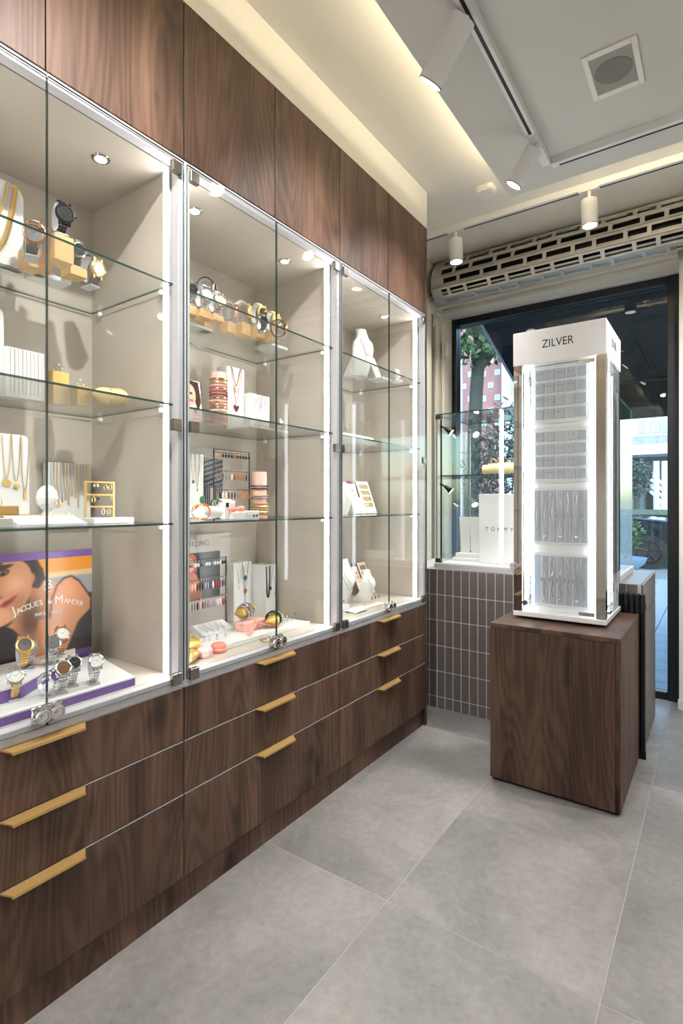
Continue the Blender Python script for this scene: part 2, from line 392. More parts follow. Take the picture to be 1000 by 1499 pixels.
# text facing +X (reads along +Y), facing -Y (reads along +X)
def faceX(x, y, z): return Matrix.Translation((x, y, z)) @ Matrix(((0, 0, 1, 0), (1, 0, 0, 0), (0, 1, 0, 0), (0, 0, 0, 1)))
def faceNY(x, y, z): return Matrix.Translation((x, y, z)) @ Matrix(((1, 0, 0, 0), (0, 0, -1, 0), (0, 1, 0, 0), (0, 0, 0, 1)))
def pane(mb, x0, x1, y0, y1, z0, z1):   # glass sheet: big faces slot 0, edges slot 1
    d = (x1 - x0, y1 - y0, z1 - z0); a = d.index(min(d))
    mb.add([(x, y, z) for z in (z0, z1) for y in (y0, y1) for x in (x0, x1)],
           [(0, 4, 6, 2), (1, 3, 7, 5)], 0 if a == 0 else 1)
    mb.add([(x, y, z) for z in (z0, z1) for y in (y0, y1) for x in (x0, x1)], [(0, 1, 5, 4), (2, 6, 7, 3)], 0 if a == 1 else 1)
    mb.add([(x, y, z) for z in (z0, z1) for y in (y0, y1) for x in (x0, x1)], [(0, 2, 3, 1), (4, 5, 7, 6)], 0 if a == 2 else 1)
    return mb
def paint(name, W, Hh, nx, ny, fn, parent, place, rough=0.35, label=None):
    """flat print: a fine grid whose colour attribute holds the picture; place(u, v) -> point, fn(U, V) -> sRGB array"""
    u = np.linspace(0, 1, nx); v = np.linspace(0, 1, ny); U, V = np.meshgrid(u, v)
    img = np.clip(fn(U, V), 0, 255) / 255.0
    linr = np.where(img <= 0.04045, img / 12.92, ((img + 0.055) / 1.055) ** 2.4)
    pts = [place(a, b) for b in v for a in u]
    F = [(j * nx + i, j * nx + i + 1, (j + 1) * nx + i + 1, (j + 1) * nx + i) for j in range(ny - 1) for i in range(nx - 1)]
    me = bpy.data.meshes.new(name); me.from_pydata(pts, [], F)
    at = me.color_attributes.new('print', 'FLOAT_COLOR', 'POINT')
    at.data.foreach_set('color', np.concatenate([linr.reshape(-1, 3), np.ones((nx * ny, 1))], 1).ravel())
    me.materials.append(vcol('flat_print', rough)); me.update()
    return link(name, me, parent, label)
def inpoly(U, V, P):
    r = np.zeros(U.shape, bool); n = len(P)
    for i in range(n):
        x0, y0 = P[i]; x1, y1 = P[(i + 1) % n]
        if y0 == y1: continue
        c = ((V >= y0) != (V >= y1)) & (U < (x1 - x0) * (V - y0) / (y1 - y0) + x0); r ^= c
    return r

def blur(C, n):
    for _ in range(n):
        P = np.pad(C, ((1, 1), (1, 1), (0, 0)), 'edge'); C = (P[:-2, 1:-1] + P[2:, 1:-1] + P[1:-1, :-2] + P[1:-1, 2:] + 2 * P[1:-1, 1:-1]) / 6
    return C

# ================================================================== ROOM SHELL
CEIL_Z, DROP_Z = 2.88, 2.76
struct(MB().box(-0.60, 3.5, -2.6, 3.90, -0.06, -0.0012).build('floor', M['floorgrout']), 'grey floor of large stone tiles', 'floor')
_floor = bpy.data.objects['floor']
_tm = {}
def tiles_on_floor():
    DX, DY, g = 0.588, 1.224, 0.0012
    for i in range(-2, 6):
        for j in range(-4, 3):
            x0, x1 = 0.4735 + DX * i, 0.4735 + DX * (i + 1); y0, y1 = 1.416 + DY * j, 1.416 + DY * (j + 1)
            lo = -0.018 if y1 < 2.70 else -0.36
            x0c, x1c, y0c, y1c = max(x0 + g, lo), min(x1 - g, 3.395), max(y0 + g, -2.495), min(y1 - g, 3.80)
            if x1c - x0c < 0.02 or y1c - y0c < 0.02: continue
            key = (round(x1c - x0c, 4), round(y1c - y0c, 4))
            if key not in _tm:
                _tm[key] = MB().box(0, key[0], 0, key[1], -0.012, 0, 0.0008).mesh('floor_tile', M['floortile'])
            link('floor_tile', _tm[key], _floor, None, (x0c, y0c, 0))
tiles_on_floor()
struct(MB().box(-0.60, -0.48, -2.6, 3.95, 0, CEIL_Z).build('wall_left', M['white']), 'white wall behind the walnut cabinets', 'wall')
struct(MB().box(-0.48, 0.0, -2.5, 0.225, 0, CEIL_Z).build('wall_left_pier', M['white']), 'white wall beside the first walnut cabinet', 'wall')
struct(MB().box(3.4, 3.5, -2.6, 3.95, 0, CEIL_Z).build('wall_right', M['white']), 'white wall facing the cabinets', 'wall')
struct(MB().box(-0.6, 3.5, -2.6, -2.5, 0, CEIL_Z).build('wall_rear', M['white']), 'white wall at the rear of the shop', 'wall')
struct(MB().box(1.105, 3.4, 3.69, 3.95, 0, CEIL_Z).build('wall_front', M['white']), 'white wall beside the shop window', 'wall')
struct(MB().box(1.10, 3.4, 3.678, 3.69, 0, 0.06, 0.002).build('baseboard_front', M['white']), 'low white baseboard under the front wall', 'baseboard')
struct(MB().box(-0.48, -0.36, 2.75, 3.86, 0, CEIL_Z).build('wall_window_side', M['cream2']), 'cream side wall of the window bay', 'wall')
struct(MB().box(-0.48, 1.105, 3.79, 3.95, 2.60, CEIL_Z).build('wall_window_head', M['cream2']), 'cream wall above the shop window', 'wall')
struct(MB().box(-0.6, 3.5, -2.6, 3.95, CEIL_Z, 2.98).build('ceiling', M['ceil']), 'white ceiling', 'ceiling')
_drop = struct(MB().box(0.42, 3.4, -2.5, 2.752, DROP_Z, DROP_Z + 0.02).build('ceiling', M['panelceil']), 'dropped ceiling panel with cove light along its edges', 'ceiling')
struct(MB().box(-0.46, -0.001, 0.225, 2.66, 2.684, CEIL_Z).build('trim_1', M['white']), 'white bulkhead above the walnut cupboards', 'bulkhead')
# cove strips lie on the dropped panel and light the ceiling above it
def cove(name, lab, *b):
    tag(MB().box(*b).build(name, M['cove']), lab, 'led strip')
cove('cove_light', 'warm LED strip on the dropped ceiling panel along the cabinet side', 0.52, 0.535, -2.3, 2.60, DROP_Z + 0.021, DROP_Z + 0.031)
cove('cove_light', 'warm LED strip on the dropped ceiling panel along the window side', 0.62, 3.3, 2.63, 2.645, DROP_Z + 0.021, DROP_Z + 0.031)

# ------------------------------------------------------------------ tiled window base
_base = struct(MB().box(-0.36, 0.9915, 2.9115, 3.53, 0, 0.8095).build('wall_window_base', M['grout']), 'taupe tiled half wall under the window display case', 'wall')
TW, TH, G = 0.0494, 0.149, 0.0042
_t_full = MB().box(0, TW - G, 0, 0.008, 0, TH - G, 0.0015).mesh('tile', M['walltile'])
_t_low = MB().box(0, TW - G, 0, 0.008, 0, 0.068 - G, 0.0015).mesh('tile', M['walltile'])
rows = [(0.0, _t_low)] + [(0.068 + TH * k, _t_full) for k in range(5)]
for c in range(27):
    x = -0.352 + TW * c
    if x + TW > 0.996: continue
    for z, me in rows: link('tile', me, _base, None, (x, 2.91, z + 0.001))
for c in range(12):
    for z, me in rows: link('tile', me, _base, None, (0.993, 2.915 + TW * c + TW, z + 0.001), (0, 0, math.radians(-90)))
_t_top = MB().box(0, 0.09, 0, TW - G, 0, 0.008, 0.0015).mesh('tile', M['walltile'])
for c in range(12): link('tile', _t_top, _base, None, (0.902, 2.916 + TW * c, 0.803))

# ------------------------------------------------------------------ shop window
WY = 3.86
win = bpy.data.objects.new('window_1', None); COL.objects.link(win); win.location = (0, WY, 0)
struct(win, 'large black framed shop window', 'window')
MB().box(-0.395, -0.325, -0.04, 0.05, 0, 2.60, 0.004).build('window_frame', M['black'], win)
MB().box(1.039, 1.099, -0.05, 0.05, 0, 2.60, 0.004).build('window_frame', M['black'], win)
MB().box(-0.325, 1.039, -0.04, 0.05, 2.53, 2.60, 0.004).build('window_frame', M['black'], win)
MB().box(-0.325, 1.039, -0.04, 0.05, 0.0, 0.048, 0.004).build('window_frame', M['black'], win)
MB().box(-0.36, 1.105, -0.075, -0.045, 2.575, 2.60).build('window_trim', M['alu'], win)
pane(MB(), -0.325, 1.039, 0.0, 0.008, 0.048, 2.53).build('window_pane', [M['winglass'], M['edge']], win)
# trims of the shutter guide on the side wall of the bay
def strip(px0, px1, X0, X1, z0, z1, m, n):
    ya, yb = Yat(px0, X1), Yat(px1, X1)
    return struct(MB().box(X0, X1, ya, yb, z0, z1, 0.003).build(n, m))
strip(625, 632, -0.36, -0.315, 0.0, 2.55, M['cream2'], 'trim_2'); strip(632.5, 639, -0.36, -0.345, 0.0, 2.52, M['speckle'], 'trim_3')
strip(640, 650, -0.36, -0.325, 0.0, 2.50, M['cream2'], 'trim_4'); strip(651, 657, -0.36, -0.31, 0.0, 2.47, M['cream2'], 'trim_5')
struct(MB().box(-0.36, 1.105, 3.45, 3.785, 2.605, 2.64).build('trim_6', M['alu2']))
struct(MB().box(-0.36, 1.105, 3.56, 3.585, 2.59, 2.605).box(-0.36, 1.105, 3.66, 3.785, 2.585, 2.605).build('trim_7', M['cream2']))
_cb = tag(MB().tube([onX(x, y, -0.30) for x, y in ((648, 640), (648, 520), (648, 480), (645, 462), (640, 458), (636, 464), (635, 478))], 0.006, 6).build('shutter_cable', M['cream2'], smooth=True), 'grey looped cable beside the roller shutter guide', 'cable')
tag(MB().box(-0.31, -0.27, Yat(651, -0.29), Yat(657, -0.29), 2.23, 2.33, 0.006).build('alarm_sensor', M['cream2'], None), 'small cream sensor box on the shutter guide', 'sensor')

# ------------------------------------------------------------------ rolled up shutter
sh = thing('roller_shutter', 'rolled up metal shutter with slotted slats above the window', 'shutter', (0, 3.42, 2.7))
PR = [(3.53, 2.884), (3.45, 2.862), (3.385, 2.79), (3.352, 2.718), (3.350, 2.643), (3.405, 2.594), (3.50, 2.588)]
X0, X1 = -0.31, 1.75
def slat(a, b, off):
    (ya, za), (yb, zb) = a, b
    d = Vector((0, yb - ya, zb - za)); L = d.length; d.normalize(); n = Vector((0, d.z, -d.y)); n = -n if n.y > 0 else n
    def bar(mb, x0, x1, t0, t1, th, o=0.0):
        P = [Vector((0, ya - 3.42, za - 2.7)) + d * t0 + n * o, Vector((0, ya - 3.42, za - 2.7)) + d * t1 + n * o]
        Q = [p - n * th for p in P]
        mb.poly([(x0, *P[0].yz), (x0, *P[1].yz), (x0, *Q[1].yz), (x0, *Q[0].yz)], (x1 - x0, 0, 0))
    mb = MB()
    bar(mb, X0, X1, 0.002, L * 0.20, 0.006); bar(mb, X0, X1, L * 0.80, L - 0.003, 0.006)
    bar(mb, X0, X0 + 0.07, 0.0, L, 0.006); s = mb.build('slat', M['alu2'], sh)
    x = X0 + 0.07 + off; k = 0
    tm = MB(); bar(tm, 0, 0.022, L * 0.1, L * 0.9, 0.007, 0.001); tme = tm.mesh('slat_link', M['alu2'])
    while x < X1:
        link('slat_link', tme, s, None, (x, 0, 0)); x += 0.16 if k % 2 else 0.115; k += 1
    rl = MB(); bar(rl, X0, X1, L * 0.56, L * 0.72, 0.005, -0.014); rl.build('inner_rod', M['alu2'], s)
for i in range(len(PR) - 1): slat(PR[i], PR[i + 1], 0.04 * (i % 3))
_dr = [(3.45 + 0.7 * (y - 3.45), 2.735 + 0.7 * (z - 2.735)) for y, z in PR] + [(3.54, 2.68), (3.54, 2.78)]
MB().poly([(X0 + 0.01, y - 3.42, z - 2.7) for y, z in _dr], (X1 - X0, 0, 0)).build('drum', M['gunmetal'], sh)

# ------------------------------------------------------------------ ceiling fixtures
def track(name, lab, p0, p1, side):
    t = thing(name, lab, 'light track', p0, 0)
    d = Vector(p1) - Vector(p0); w = 0.018
    b = MB(); s = MB()
    if abs(d.x) > abs(d.y):
        b.box(0, d.x, -w, w, -0.034, 0); s.box(0.03, d.x - .02, 0.002, 0.014, -0.0345, -0.0335)
    else:
        b.box(-w, w, 0, d.y, -0.034, 0); s.box(side * w - 0.001, side * w + 0.001, 0.02, d.y - 0.25, -0.028, -0.010); s.box(-0.006, 0.006, 0.02, d.y - .25, -0.0345, -0.0335)
    b.build('track_profile', M['lamp'], t); s.build('track_slot', M['blackplast'], t)
    return t
track('light_track', 'white ceiling light track running beside the cabinets', (0.655, -2.0, DROP_Z), (0.655, 2.535, DROP_Z), -1)
track('light_track', 'white ceiling light track branching off toward the right wall', (0.675, 2.553, DROP_Z), (3.2, 2.553, DROP_Z), -1)
track('light_track', 'white ceiling light track above the shop window shutter', (-0.30, 3.075, CEIL_Z), (3.2, 3.075, CEIL_Z), -1)
def aim_light(name, loc, d, energy, size, parent=None, col=(1, 0.97, 0.94), blend=1.0, r=0.02):
    l = bpy.data.lights.new(name, 'SPOT'); l.energy = energy; l.spot_size = math.radians(size); l.spot_blend = blend; l.shadow_soft_size = r; l.color = col; l.use_shadow = True
    o = bpy.data.objects.new(name, l); COL.objects.link(o)
    o.rotation_euler = Vector(d).to_track_quat('-Z', 'Y').to_euler(); o.location = loc
    if parent: o.parent = parent
    return o
def spot(lab, top, d, L, r, group=None, stem=None, energy=E_TRACK, size=120, drop=None):
    t = thing('track_spotlight', lab, 'spotlight', top, 0, group)
    d = Vector(d).normalized(); e = d * L
    b = MB(); b.cyl((0, 0, 0), e, r, r, 28)
    b.build('lamp_body', M['lamp'], t, True)
    MB().cyl(e * 0.985, e * 1.004, r * 1.01, r * 1.01, 28).build('lamp_rim', M['steel'], t, True)
    MB().cyl(e * 1.004, e * 1.008, r * 0.9, r * 0.86, 28).build('lamp_lens', M['bulb'], t, True)
    h = MB()
    if stem: h.cyl((0, 0, 0), (0, 0, stem), 0.009, 0.009, 12).box(-0.05, 0.05, -0.016, 0.016, stem - 0.004, stem + 0.022, 0.002)
    else: h.cyl(tuple(d * 0.03), (0.012, 0.02, drop or 0.03), 0.012, 0.012, 12).box(-0.017, 0.017, -0.05, 0.06, (drop or .03) - 0.002, (drop or 0.03) + 0.008, 0.002)
    h.build('lamp_bracket', M['lamp'], t, True)
    aim_light('lamp_light', tuple(e * 1.012), d, energy, size, t, r=r * 0.7)
    return t
def dirto(a, b): return Vector(b) - Vector(a)
a1 = (0.640, 1.60, 2.715); spot('big white spotlight beside the cabinets, aimed down and left', a1, (-0.62, 0.10, -0.70), 0.185, 0.042, size=100, energy=E_TRACK * 0.38)
a2 = (0.655, 2.33, 2.69); spot('white spotlight at the corner of the ceiling tracks, aimed down', a2, (-0.48, -0.02, -0.72), 0.150, 0.036, size=105, energy=E_TRACK * 0.75)
spot('small white hanging spotlight beside the walnut end panel', (-0.012, 3.075, 2.792), (0.03, 0, -1), 0.135, 0.040, None, 0.05, E_TRACK * 0.9, 110)
spot('small white hanging spotlight over the display tower', (0.735, 3.075, 2.792), (0.03, 0, -1), 0.135, 0.040, None, 0.05, E_TRACK * 0.9, 110)
for k, (q, dd) in enumerate((((0.655, 0.62, 2.70), (-0.5, 0.2, -0.8)), ((0.655, 0.22, 2.70), (0.5, -0.2, -0.8)), ((0.655, -0.35, 2.70), (0.35, 0.5, -0.8)), ((0.655, -1.2, 2.70), (-0.3, 0, -0.9)))):  # unseen lamps; some known from reflections, others added to light the room
    spot('unseen white track spotlight over the shop floor behind the first cabinet', q, dd, 0.15, 0.036, 'spotlights over the shop floor')
for k, (q, dd) in enumerate((((1.45, 2.553, 2.70), (-0.3, 0.35, -0.8)), ((2.1, 2.553, 2.70), (-0.25, -0.4, -0.8)), ((2.7, 2.553, 2.70), (0.2, -0.4, -0.8)))):  # no such lamps in view; added to brighten the room
    spot('added unseen white track spotlight on the branch toward the right wall', q, dd, 0.15, 0.036, 'added spotlights on the cross track')
sp = thing('ceiling_speaker', 'square recessed ceiling speaker with round grey grille', 'speaker', (0.985, 2.153, DROP_Z))
b = MB()
for q in ((-0.087, -0.068, -0.122, 0.122), (0.068, 0.087, -0.122, 0.122), (-0.068, 0.068, -0.122, -0.098), (-0.068, 0.068, 0.098, 0.122)): b.box(*q, -0.008, 0, 0.002)
b.build('speaker_frame', M['white'], sp); MB().box(-0.068, 0.068, -0.098, 0.098, -0.004, -0.001).build('speaker_grille', M['grille'], sp)
g = MB().lathe([(0.062, -0.0055), (0.062, -0.004)], 32); g.build('speaker_cone', M['cone'], sp)
sd = thing('smoke_detector', 'small rounded white detector on the ceiling near the window', 'detector', (0.275, 2.81, CEIL_Z), math.radians(0))
P = [(0.048 * math.copysign(abs(math.cos(t)) ** 0.5, math.cos(t)), 0.052 * math.copysign(abs(math.sin(t)) ** 0.5, math.sin(t)), 0) for t in [2 * math.pi * i / 28 for i in range(28)]]
MB().poly(P, (0, 0, -0.02)).build('detector_base', M['white'], sd); MB().poly([(x * 0.86, y * 0.86, -0.02) for x, y, z in P], (0, 0, -0.008)).build('detector_cap', M['white'], sd)

# ================================================================== OUTSIDE
_gr = struct(MB().box(-60, 40, 3.95, 120, -0.12, -0.045).build('floor_street', M['asphalt']), 'street ground outside the window', 'ground')
_pv = MB().box(0, 0.294, 0, 0.294, -0.03, 0, 0.003).mesh('paver', M['paver'])
for i in range(9):
    for j in range(20): link('paver', _pv, _gr, None, (-0.1 + 0.3 * i + 0.0, 3.965 + 0.3 * j, -0.02))
aw = thing('awning', 'dark cloth awning sloping out over the shop window', 'awning', (0, 3.97, 2.58))
MB().poly([(-0.2, 0, 0), (-0.2, 1.08, -0.38), (-0.2, 1.085, -0.372), (-0.2, 0.0, 0.012)], (4.2, 0, 0)).build('awning_cloth', M['awning'], aw)
MB().box(-0.2, 4.0, 1.08, 1.088, -0.685, -0.375).build('valance', M['awning'], aw)
MB().tube([(-0.2, 0, 0.0), (-0.2, 1.08, -0.38)], 0.012, 8).build('awning_arm', M['plaster'], aw)
MB().tube([(-0.2, 1.06, -0.38), (4.0, 1.06, -0.38)], 0.02, 8).build('front_bar', M['black'], aw)
def leafstuff(mb, centre, rad, n, l, w, rng, droop=0.0):
    for _ in range(n):
        while True:
            p = Vector((rng.uniform(-1, 1), rng.uniform(-1, 1), rng.uniform(-1, 1)))
            if p.length < 1: break
        p = Vector((p.x * rad[0], p.y * rad[1], p.z * rad[2])) + Vector(centre)
        d = Vector((rng.uniform(-1, 1), rng.uniform(-1, 1), rng.uniform(-0.6, 1) - droop)).normalized(); sd_ = d.orthogonal().normalized()
        sd_ = (Matrix.Rotation(rng.uniform(0, 6.28), 4, d) @ sd_)
        ll = l * rng.uniform(0.6, 1.2); ww = w * rng.uniform(0.7, 1.2)
        mb.add([p, p + d * ll * 0.45 + sd_ * ww, p + d * ll, p + d * ll * 0.45 - sd_ * ww], [(0, 1, 2, 3)])
rng = random.Random(3)
# street tree
tp = onY(691, 700, 6.8); tr = thing('street_tree', 'street tree with dark trunk and broad green leaves outside the window', 'tree', (tp[0], 6.8, -0.03))
_tt = [(0, 0, 0), (0.02, 0, 0.6), (-0.02, 0.02, 1.3), (0.03, 0, 2.0), (0.06, 0, 2.7), (0.10, 0.02, 3.3), (0.05, 0.0, 4.0), (0.1, 0, 5.0)]
MB().tube(_tt, [0.125, 0.10, 0.095, 0.088, 0.085, 0.08, 0.07, 0.05], 14).build('trunk', M['bark'], tr, True)
bl = MB()
for k in range(6):
    a = k * 1.05; bl.tube([(0.06, 0, 2.9 + 0.2 * k), (0.06 + 0.5 * math.cos(a), 0.5 * math.sin(a), 3.4 + 0.22 * k)], [0.03, 0.008], 6)
bl.build('branch', M['bark'], tr, True)
fl = MB()
leafstuff(fl, (0.05, 0, 4.3), (1.3, 1.2, 0.9), 2200, 0.13, 0.045, rng); leafstuff(fl, (0.1, -0.1, 3.22), (0.5, 0.4, 0.20), 300, 0.11, 0.035, rng, 0.5)
f_ = fl.build('foliage', M['leaf'], tr); f_['kind'] = 'stuff'
# olive bush in a tub
bp = onY(738, 700, 5.5); ob_ = thing('olive_bush', 'bushy olive shrub with narrow leaves outside the window', 'bush', (bp[0], 5.5, -0.03))
MB().lathe([(0.20, 0), (0.26, 0.42), (0.27, 0.45), (0.23, 0.45), (0.22, 0.38)], 20).build('tub', M['gunmetal'], ob_, True)
st = MB()
for k in range(7):
    a = k * 0.9; st.tube([(0, 0, 0.38), (0.12 * math.cos(a), 0.12 * math.sin(a), 0.9), (0.3 * math.cos(a), 0.3 * math.sin(a), 1.75)], [0.014, 0.01, 0.004], 5)
st.build('stem', M['bark'], ob_)
fo = MB(); leafstuff(fo, (0, 0, 1.55), (0.46, 0.4, 0.50), 1500, 0.085, 0.011, rng); leafstuff(fo, (0.05, 0, 1.9), (0.34, 0.3, 0.40), 300, 0.09, 0.011, rng)
f_ = fo.build('foliage', M['olive'], ob_); f_['kind'] = 'stuff'
# low planter bowl and shrub by the kerb
pp = onZ(931, 838, -0.03); pl = thing('planter_bowl', 'blue grey planter bowl with a leafy shrub on the pavement', 'planter', (pp[0] - 0.16, pp[1], -0.03))
MB().lathe([(0.12, 0), (0.30, 0.16), (0.34, 0.26), (0.30, 0.26), (0.27, 0.2)], 24).build('bowl', M['planter'], pl, True)
fo = MB(); leafstuff(fo, (0, 0, 0.66), (0.26, 0.24, 0.30), 420, 0.12, 0.03, rng); f_ = fo.build('foliage', M['leaf'], pl); f_['kind'] = 'stuff'
st = MB()
for k in range(5): st.tube([(0, 0, 0.2), (0.2 * math.cos(k * 1.3), 0.15 * math.sin(k * 1.3), 0.75)], 0.01, 5)
st.build('stem', M['bark'], pl)
# parked car: the front at the right
cp = onZ(962, 834, -0.045)
car = thing('parked_car', 'dark parked car on the street outside the window', 'car', (cp[0] - 1.45, cp[1] + 0.9, -0.045))
prof = [(-2.05, 0.28), (-2.08, 0.62), (-2.0, 0.95), (-1.6, 1.38), (-1.0, 1.46), (-0.1, 1.45), (0.55, 1.12), (0.75, 1.0), (1.75, 0.90), (2.0, 0.78), (2.08, 0.55), (2.05, 0.28)]
cb_ = MB(); V = []; n = len(prof)
for yy, inset in ((-0.88, 0.0), (-0.80, 0.03), (0.80, 0.03), (0.88, 0.0)):
    pass
sect = [(-0.86, 0.10), (-0.90, 0.0), (0.90, 0.0), (0.86, 0.10)]
for yy, ins in ((-0.89, 0.06), (-0.83, 0.0), (0.83, 0.0), (0.89, 0.06)):
    for x, z in prof:
        zz = z if z < 1.02 else z
        tum = 0.20 * max(0.0, z - 0.95) / 0.5
        V.append((x * (1 - ins * 0.2), yy * (1 - tum), zz - ins * (0.4 if z > 0.3 else 0)))
F = [tuple(range(n)), tuple(range(3 * n, 4 * n))[::-1]]
for k in range(3): F += [(k * n + i, k * n + (i + 1) % n, (k + 1) * n + (i + 1) % n, (k + 1) * n + i) for i in range(n)]
cb_.add(V, F); cb_.build('car_body', M['car'], car, False)
wg = MB()
for sgn in (-1, 1):
    wg.add([(-1.5, sgn * 0.845, 1.0), (0.45, sgn * 0.845, 1.0), (-0.1, sgn * 0.735, 1.38), (-1.35, sgn * 0.745, 1.36)], [(0, 1, 2, 3)])
wg.add([(0.72, -0.74, 1.03), (0.72, 0.74, 1.03), (-0.02, 0.64, 1.425), (-0.02, -0.64, 1.425)], [(0, 1, 2, 3)])
wg.build('car_window', M['carglass'], car)
for x in (-1.3, 1.32):
    for sgn in (-1, 1):
        wh = MB().cyl((x, sgn * 0.72, 0.32), (x, sgn * 0.915, 0.32), 0.32, 0.32, 28).build('wheel', M['tyre'], car, True)
        hb_ = MB().ring((x, sgn * 0.915, 0.32), 0.205, 0.014, 28, 6, 'y').cyl((x, sgn * 0.90, 0.32), (x, sgn * 0.918, 0.32), 0.05, 0.045, 14)
        for k in range(5):
            a = k * 1.2566 + 0.3; hb_.tube([(x + 0.04 * math.cos(a), sgn * 0.914, 0.32 + 0.04 * math.sin(a)), (x + 0.205 * math.cos(a), sgn * 0.914, 0.32 + 0.205 * math.sin(a))], [0.02, 0.014], 6)
        hb_.build('wheel_rim', M['gunmetal'], wh)
for sgn in (-1, 1): MB().ell((1.93, sgn * 0.62, 0.72), (0.12, 0.17, 0.07)).build('headlight', M['pane'], car, True)
# far buildings
def at_px(x, y, Y): p = onY(x, y, Y); return p
BY = 52.0
xl, xr = onY(640, 600, BY)[0], onY(743, 600, BY)[0]
bb = thing('brick_building', 'tall red brick building with small square windows behind the street tree', 'building', (xl, BY, -0.045))
MB().box(0, xr - xl, 0, 12, 0, 26).build('wall', M['brick'], bb)
pc = [(708, 511), (718.7, 528), (707.6, 547.7), (728.5, 545), (718.7, 564), (708, 584), (728.5, 581.7), (699, 566), (718.7, 601), (708, 620), (728.5, 618), (699, 602), (689, 548), (689, 584), (679, 566), (699, 530), (689, 511), (728.5, 509), (718.7, 638), (728.5, 655)]
_wm = MB().box(-0.27, 0.27, -0.06, 0.05, -0.27, 0.27).mesh('window', M['plaster']); _pm = MB().box(-0.17, 0.17, -0.075, -0.05, -0.17, 0.17).mesh('pane', M['pane'])
for x, y in pc:
    p = at_px(x, y, BY); w_ = link('window', _wm, bb, None, (p[0] - xl, 0, p[2] + 0.045)); link('pane', _pm, w_)
xa, xb = onY(744.5, 600, BY)[0], onY(800, 600, BY)[0]
b2 = thing('pale_building', 'pale plastered building beside the red brick one', 'building', (xa, BY - 2, -0.045))
MB().box(0, xb - xa, 0, 10, 0, 22).build('wall', M['plaster'], b2)
for y in (562, 612, 660):
    for x in (753, 768):
        p = at_px(x, y, BY - 2); w_ = MB().box(-0.5, 0.5, -0.05, 0.02, -1.1, 1.1).build('window', M['plaster'], b2, loc=(p[0] - xa, 0, p[2])); MB().box(-0.38, 0.38, -0.07, -0.04, -0.95, 0.95).build('pane', M['pane'], w_)
p = onY(673, 600, BY - 3); tag(MB().box(p[0] - 0.28, p[0] + 0.16, BY - 3, BY - 2.7, -0.045, 17).build('white_pole', M['plaster']), 'tall white pole in front of the red brick building', 'pole')
# building with outside stair
WB = 30.0
x0_, x1_ = onY(840, 700, WB)[0], onY(1010, 700, WB)[0]
wb = thing('stair_building', 'pale building with curtained upper windows and an outside stair', 'building', (x0_, WB, -0.045))
def zpx(x, y, Y): return onY(x, y, Y)[2] + 0.045
W_ = x1_ - x0_
MB().box(0, W_, 0, 8, zpx(950, 638, WB), zpx(950, 560, WB)).build('upper_wall', M['plaster'], wb)
MB().box(0, W_, -0.1, 8, zpx(950, 653, WB), zpx(950, 638, WB)).build('brick_band', M['greybrick'], wb)
MB().box(0, W_, -0.9, 8, zpx(950, 667, WB), zpx(950, 653, WB)).build('balcony_band', M['plaster'], wb)
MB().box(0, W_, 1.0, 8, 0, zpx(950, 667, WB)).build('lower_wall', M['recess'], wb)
for xa_, xb_ in ((888, 900), (910, 918), (935, 947), (951, 964), (967, 980)):
    a_, b_ = onY(xa_, 630, WB)[0] - x0_, onY(xb_, 630, WB)[0] - x0_
    w_ = MB().box(a_ - 0.05, b_ + 0.05, -0.05, 0.05, zpx(950, 634, WB), zpx(950, 614, WB)).build('window', M['plaster'], wb)
    MB().box(a_, b_, -0.08, -0.04, zpx(950, 633, WB), zpx(950, 615.5, WB)).build('pane', M['pane'], w_)
q = onY(949, 736, WB)[0] - x0_; MB().box(q - 0.2, q + 0.5, 0.9, 1.02, 0, zpx(949, 719, WB)).build('door', M['gunmetal'], wb)
sx = onY(953, 700, WB - 2)[0] - x0_; stz = MB()
e1 = onY(978, 716, WB - 2); e0 = onY(952, 692, WB - 2); e2 = onY(962, 742, WB - 2)
def rel(p): return (p[0] - x0_, p[1] - WB, p[2] + 0.045)
for k in range(4):
    dz = -0.28 * k
    stz.tube([Vector(rel(e0)) + Vector((0, 0, dz)), Vector(rel(e1)) + Vector((0, 0, dz))], 0.07, 6); stz.tube([Vector(rel(e2)) + Vector((0, 0, dz)), Vector(rel(e1)) + Vector((0, 0, dz - 0.1))], 0.07, 6)
stz.build('stair_rail', M['plaster'], wb)
for x in (961, 973): p = onY(x, 700, WB - 2); MB().cyl((p[0] - x0_, -2, 0), (p[0] - x0_, -2, zpx(x, 675, WB - 2)), 0.12, 0.12, 8).build('stair_post', M['plaster'], wb)
gx0, gx1 = onY(860, 745, 22)[0], onY(1010, 745, 22)[0]
tag(MB().poly([(gx0, 22, -0.045), (gx0, 21, 0.8), (gx0, 23, 0.95), (gx0, 25, -0.045)], (gx1 - gx0, 0, 0)).build('grass_bank', M['grass']), 'low grassy bank in front of the stair building', 'lawn')
tq = onY(931, 720, 26.2); t2 = thing('small_tree', 'small bushy tree in front of the stair building', 'tree', (tq[0], 26.2, -0.045))
MB().tube([(0, 0, 0), (0.05, 0, 1.4), (0, 0, 2.4)], [0.15, 0.12, 0.08], 8).build('trunk', M['bark'], t2)
fo = MB(); leafstuff(fo, (0, 0, 2.3), (0.62, 0.6, 0.85), 700, 0.18, 0.05, rng); f_ = fo.build('foliage', M['olive'], t2); f_['kind'] = 'stuff'

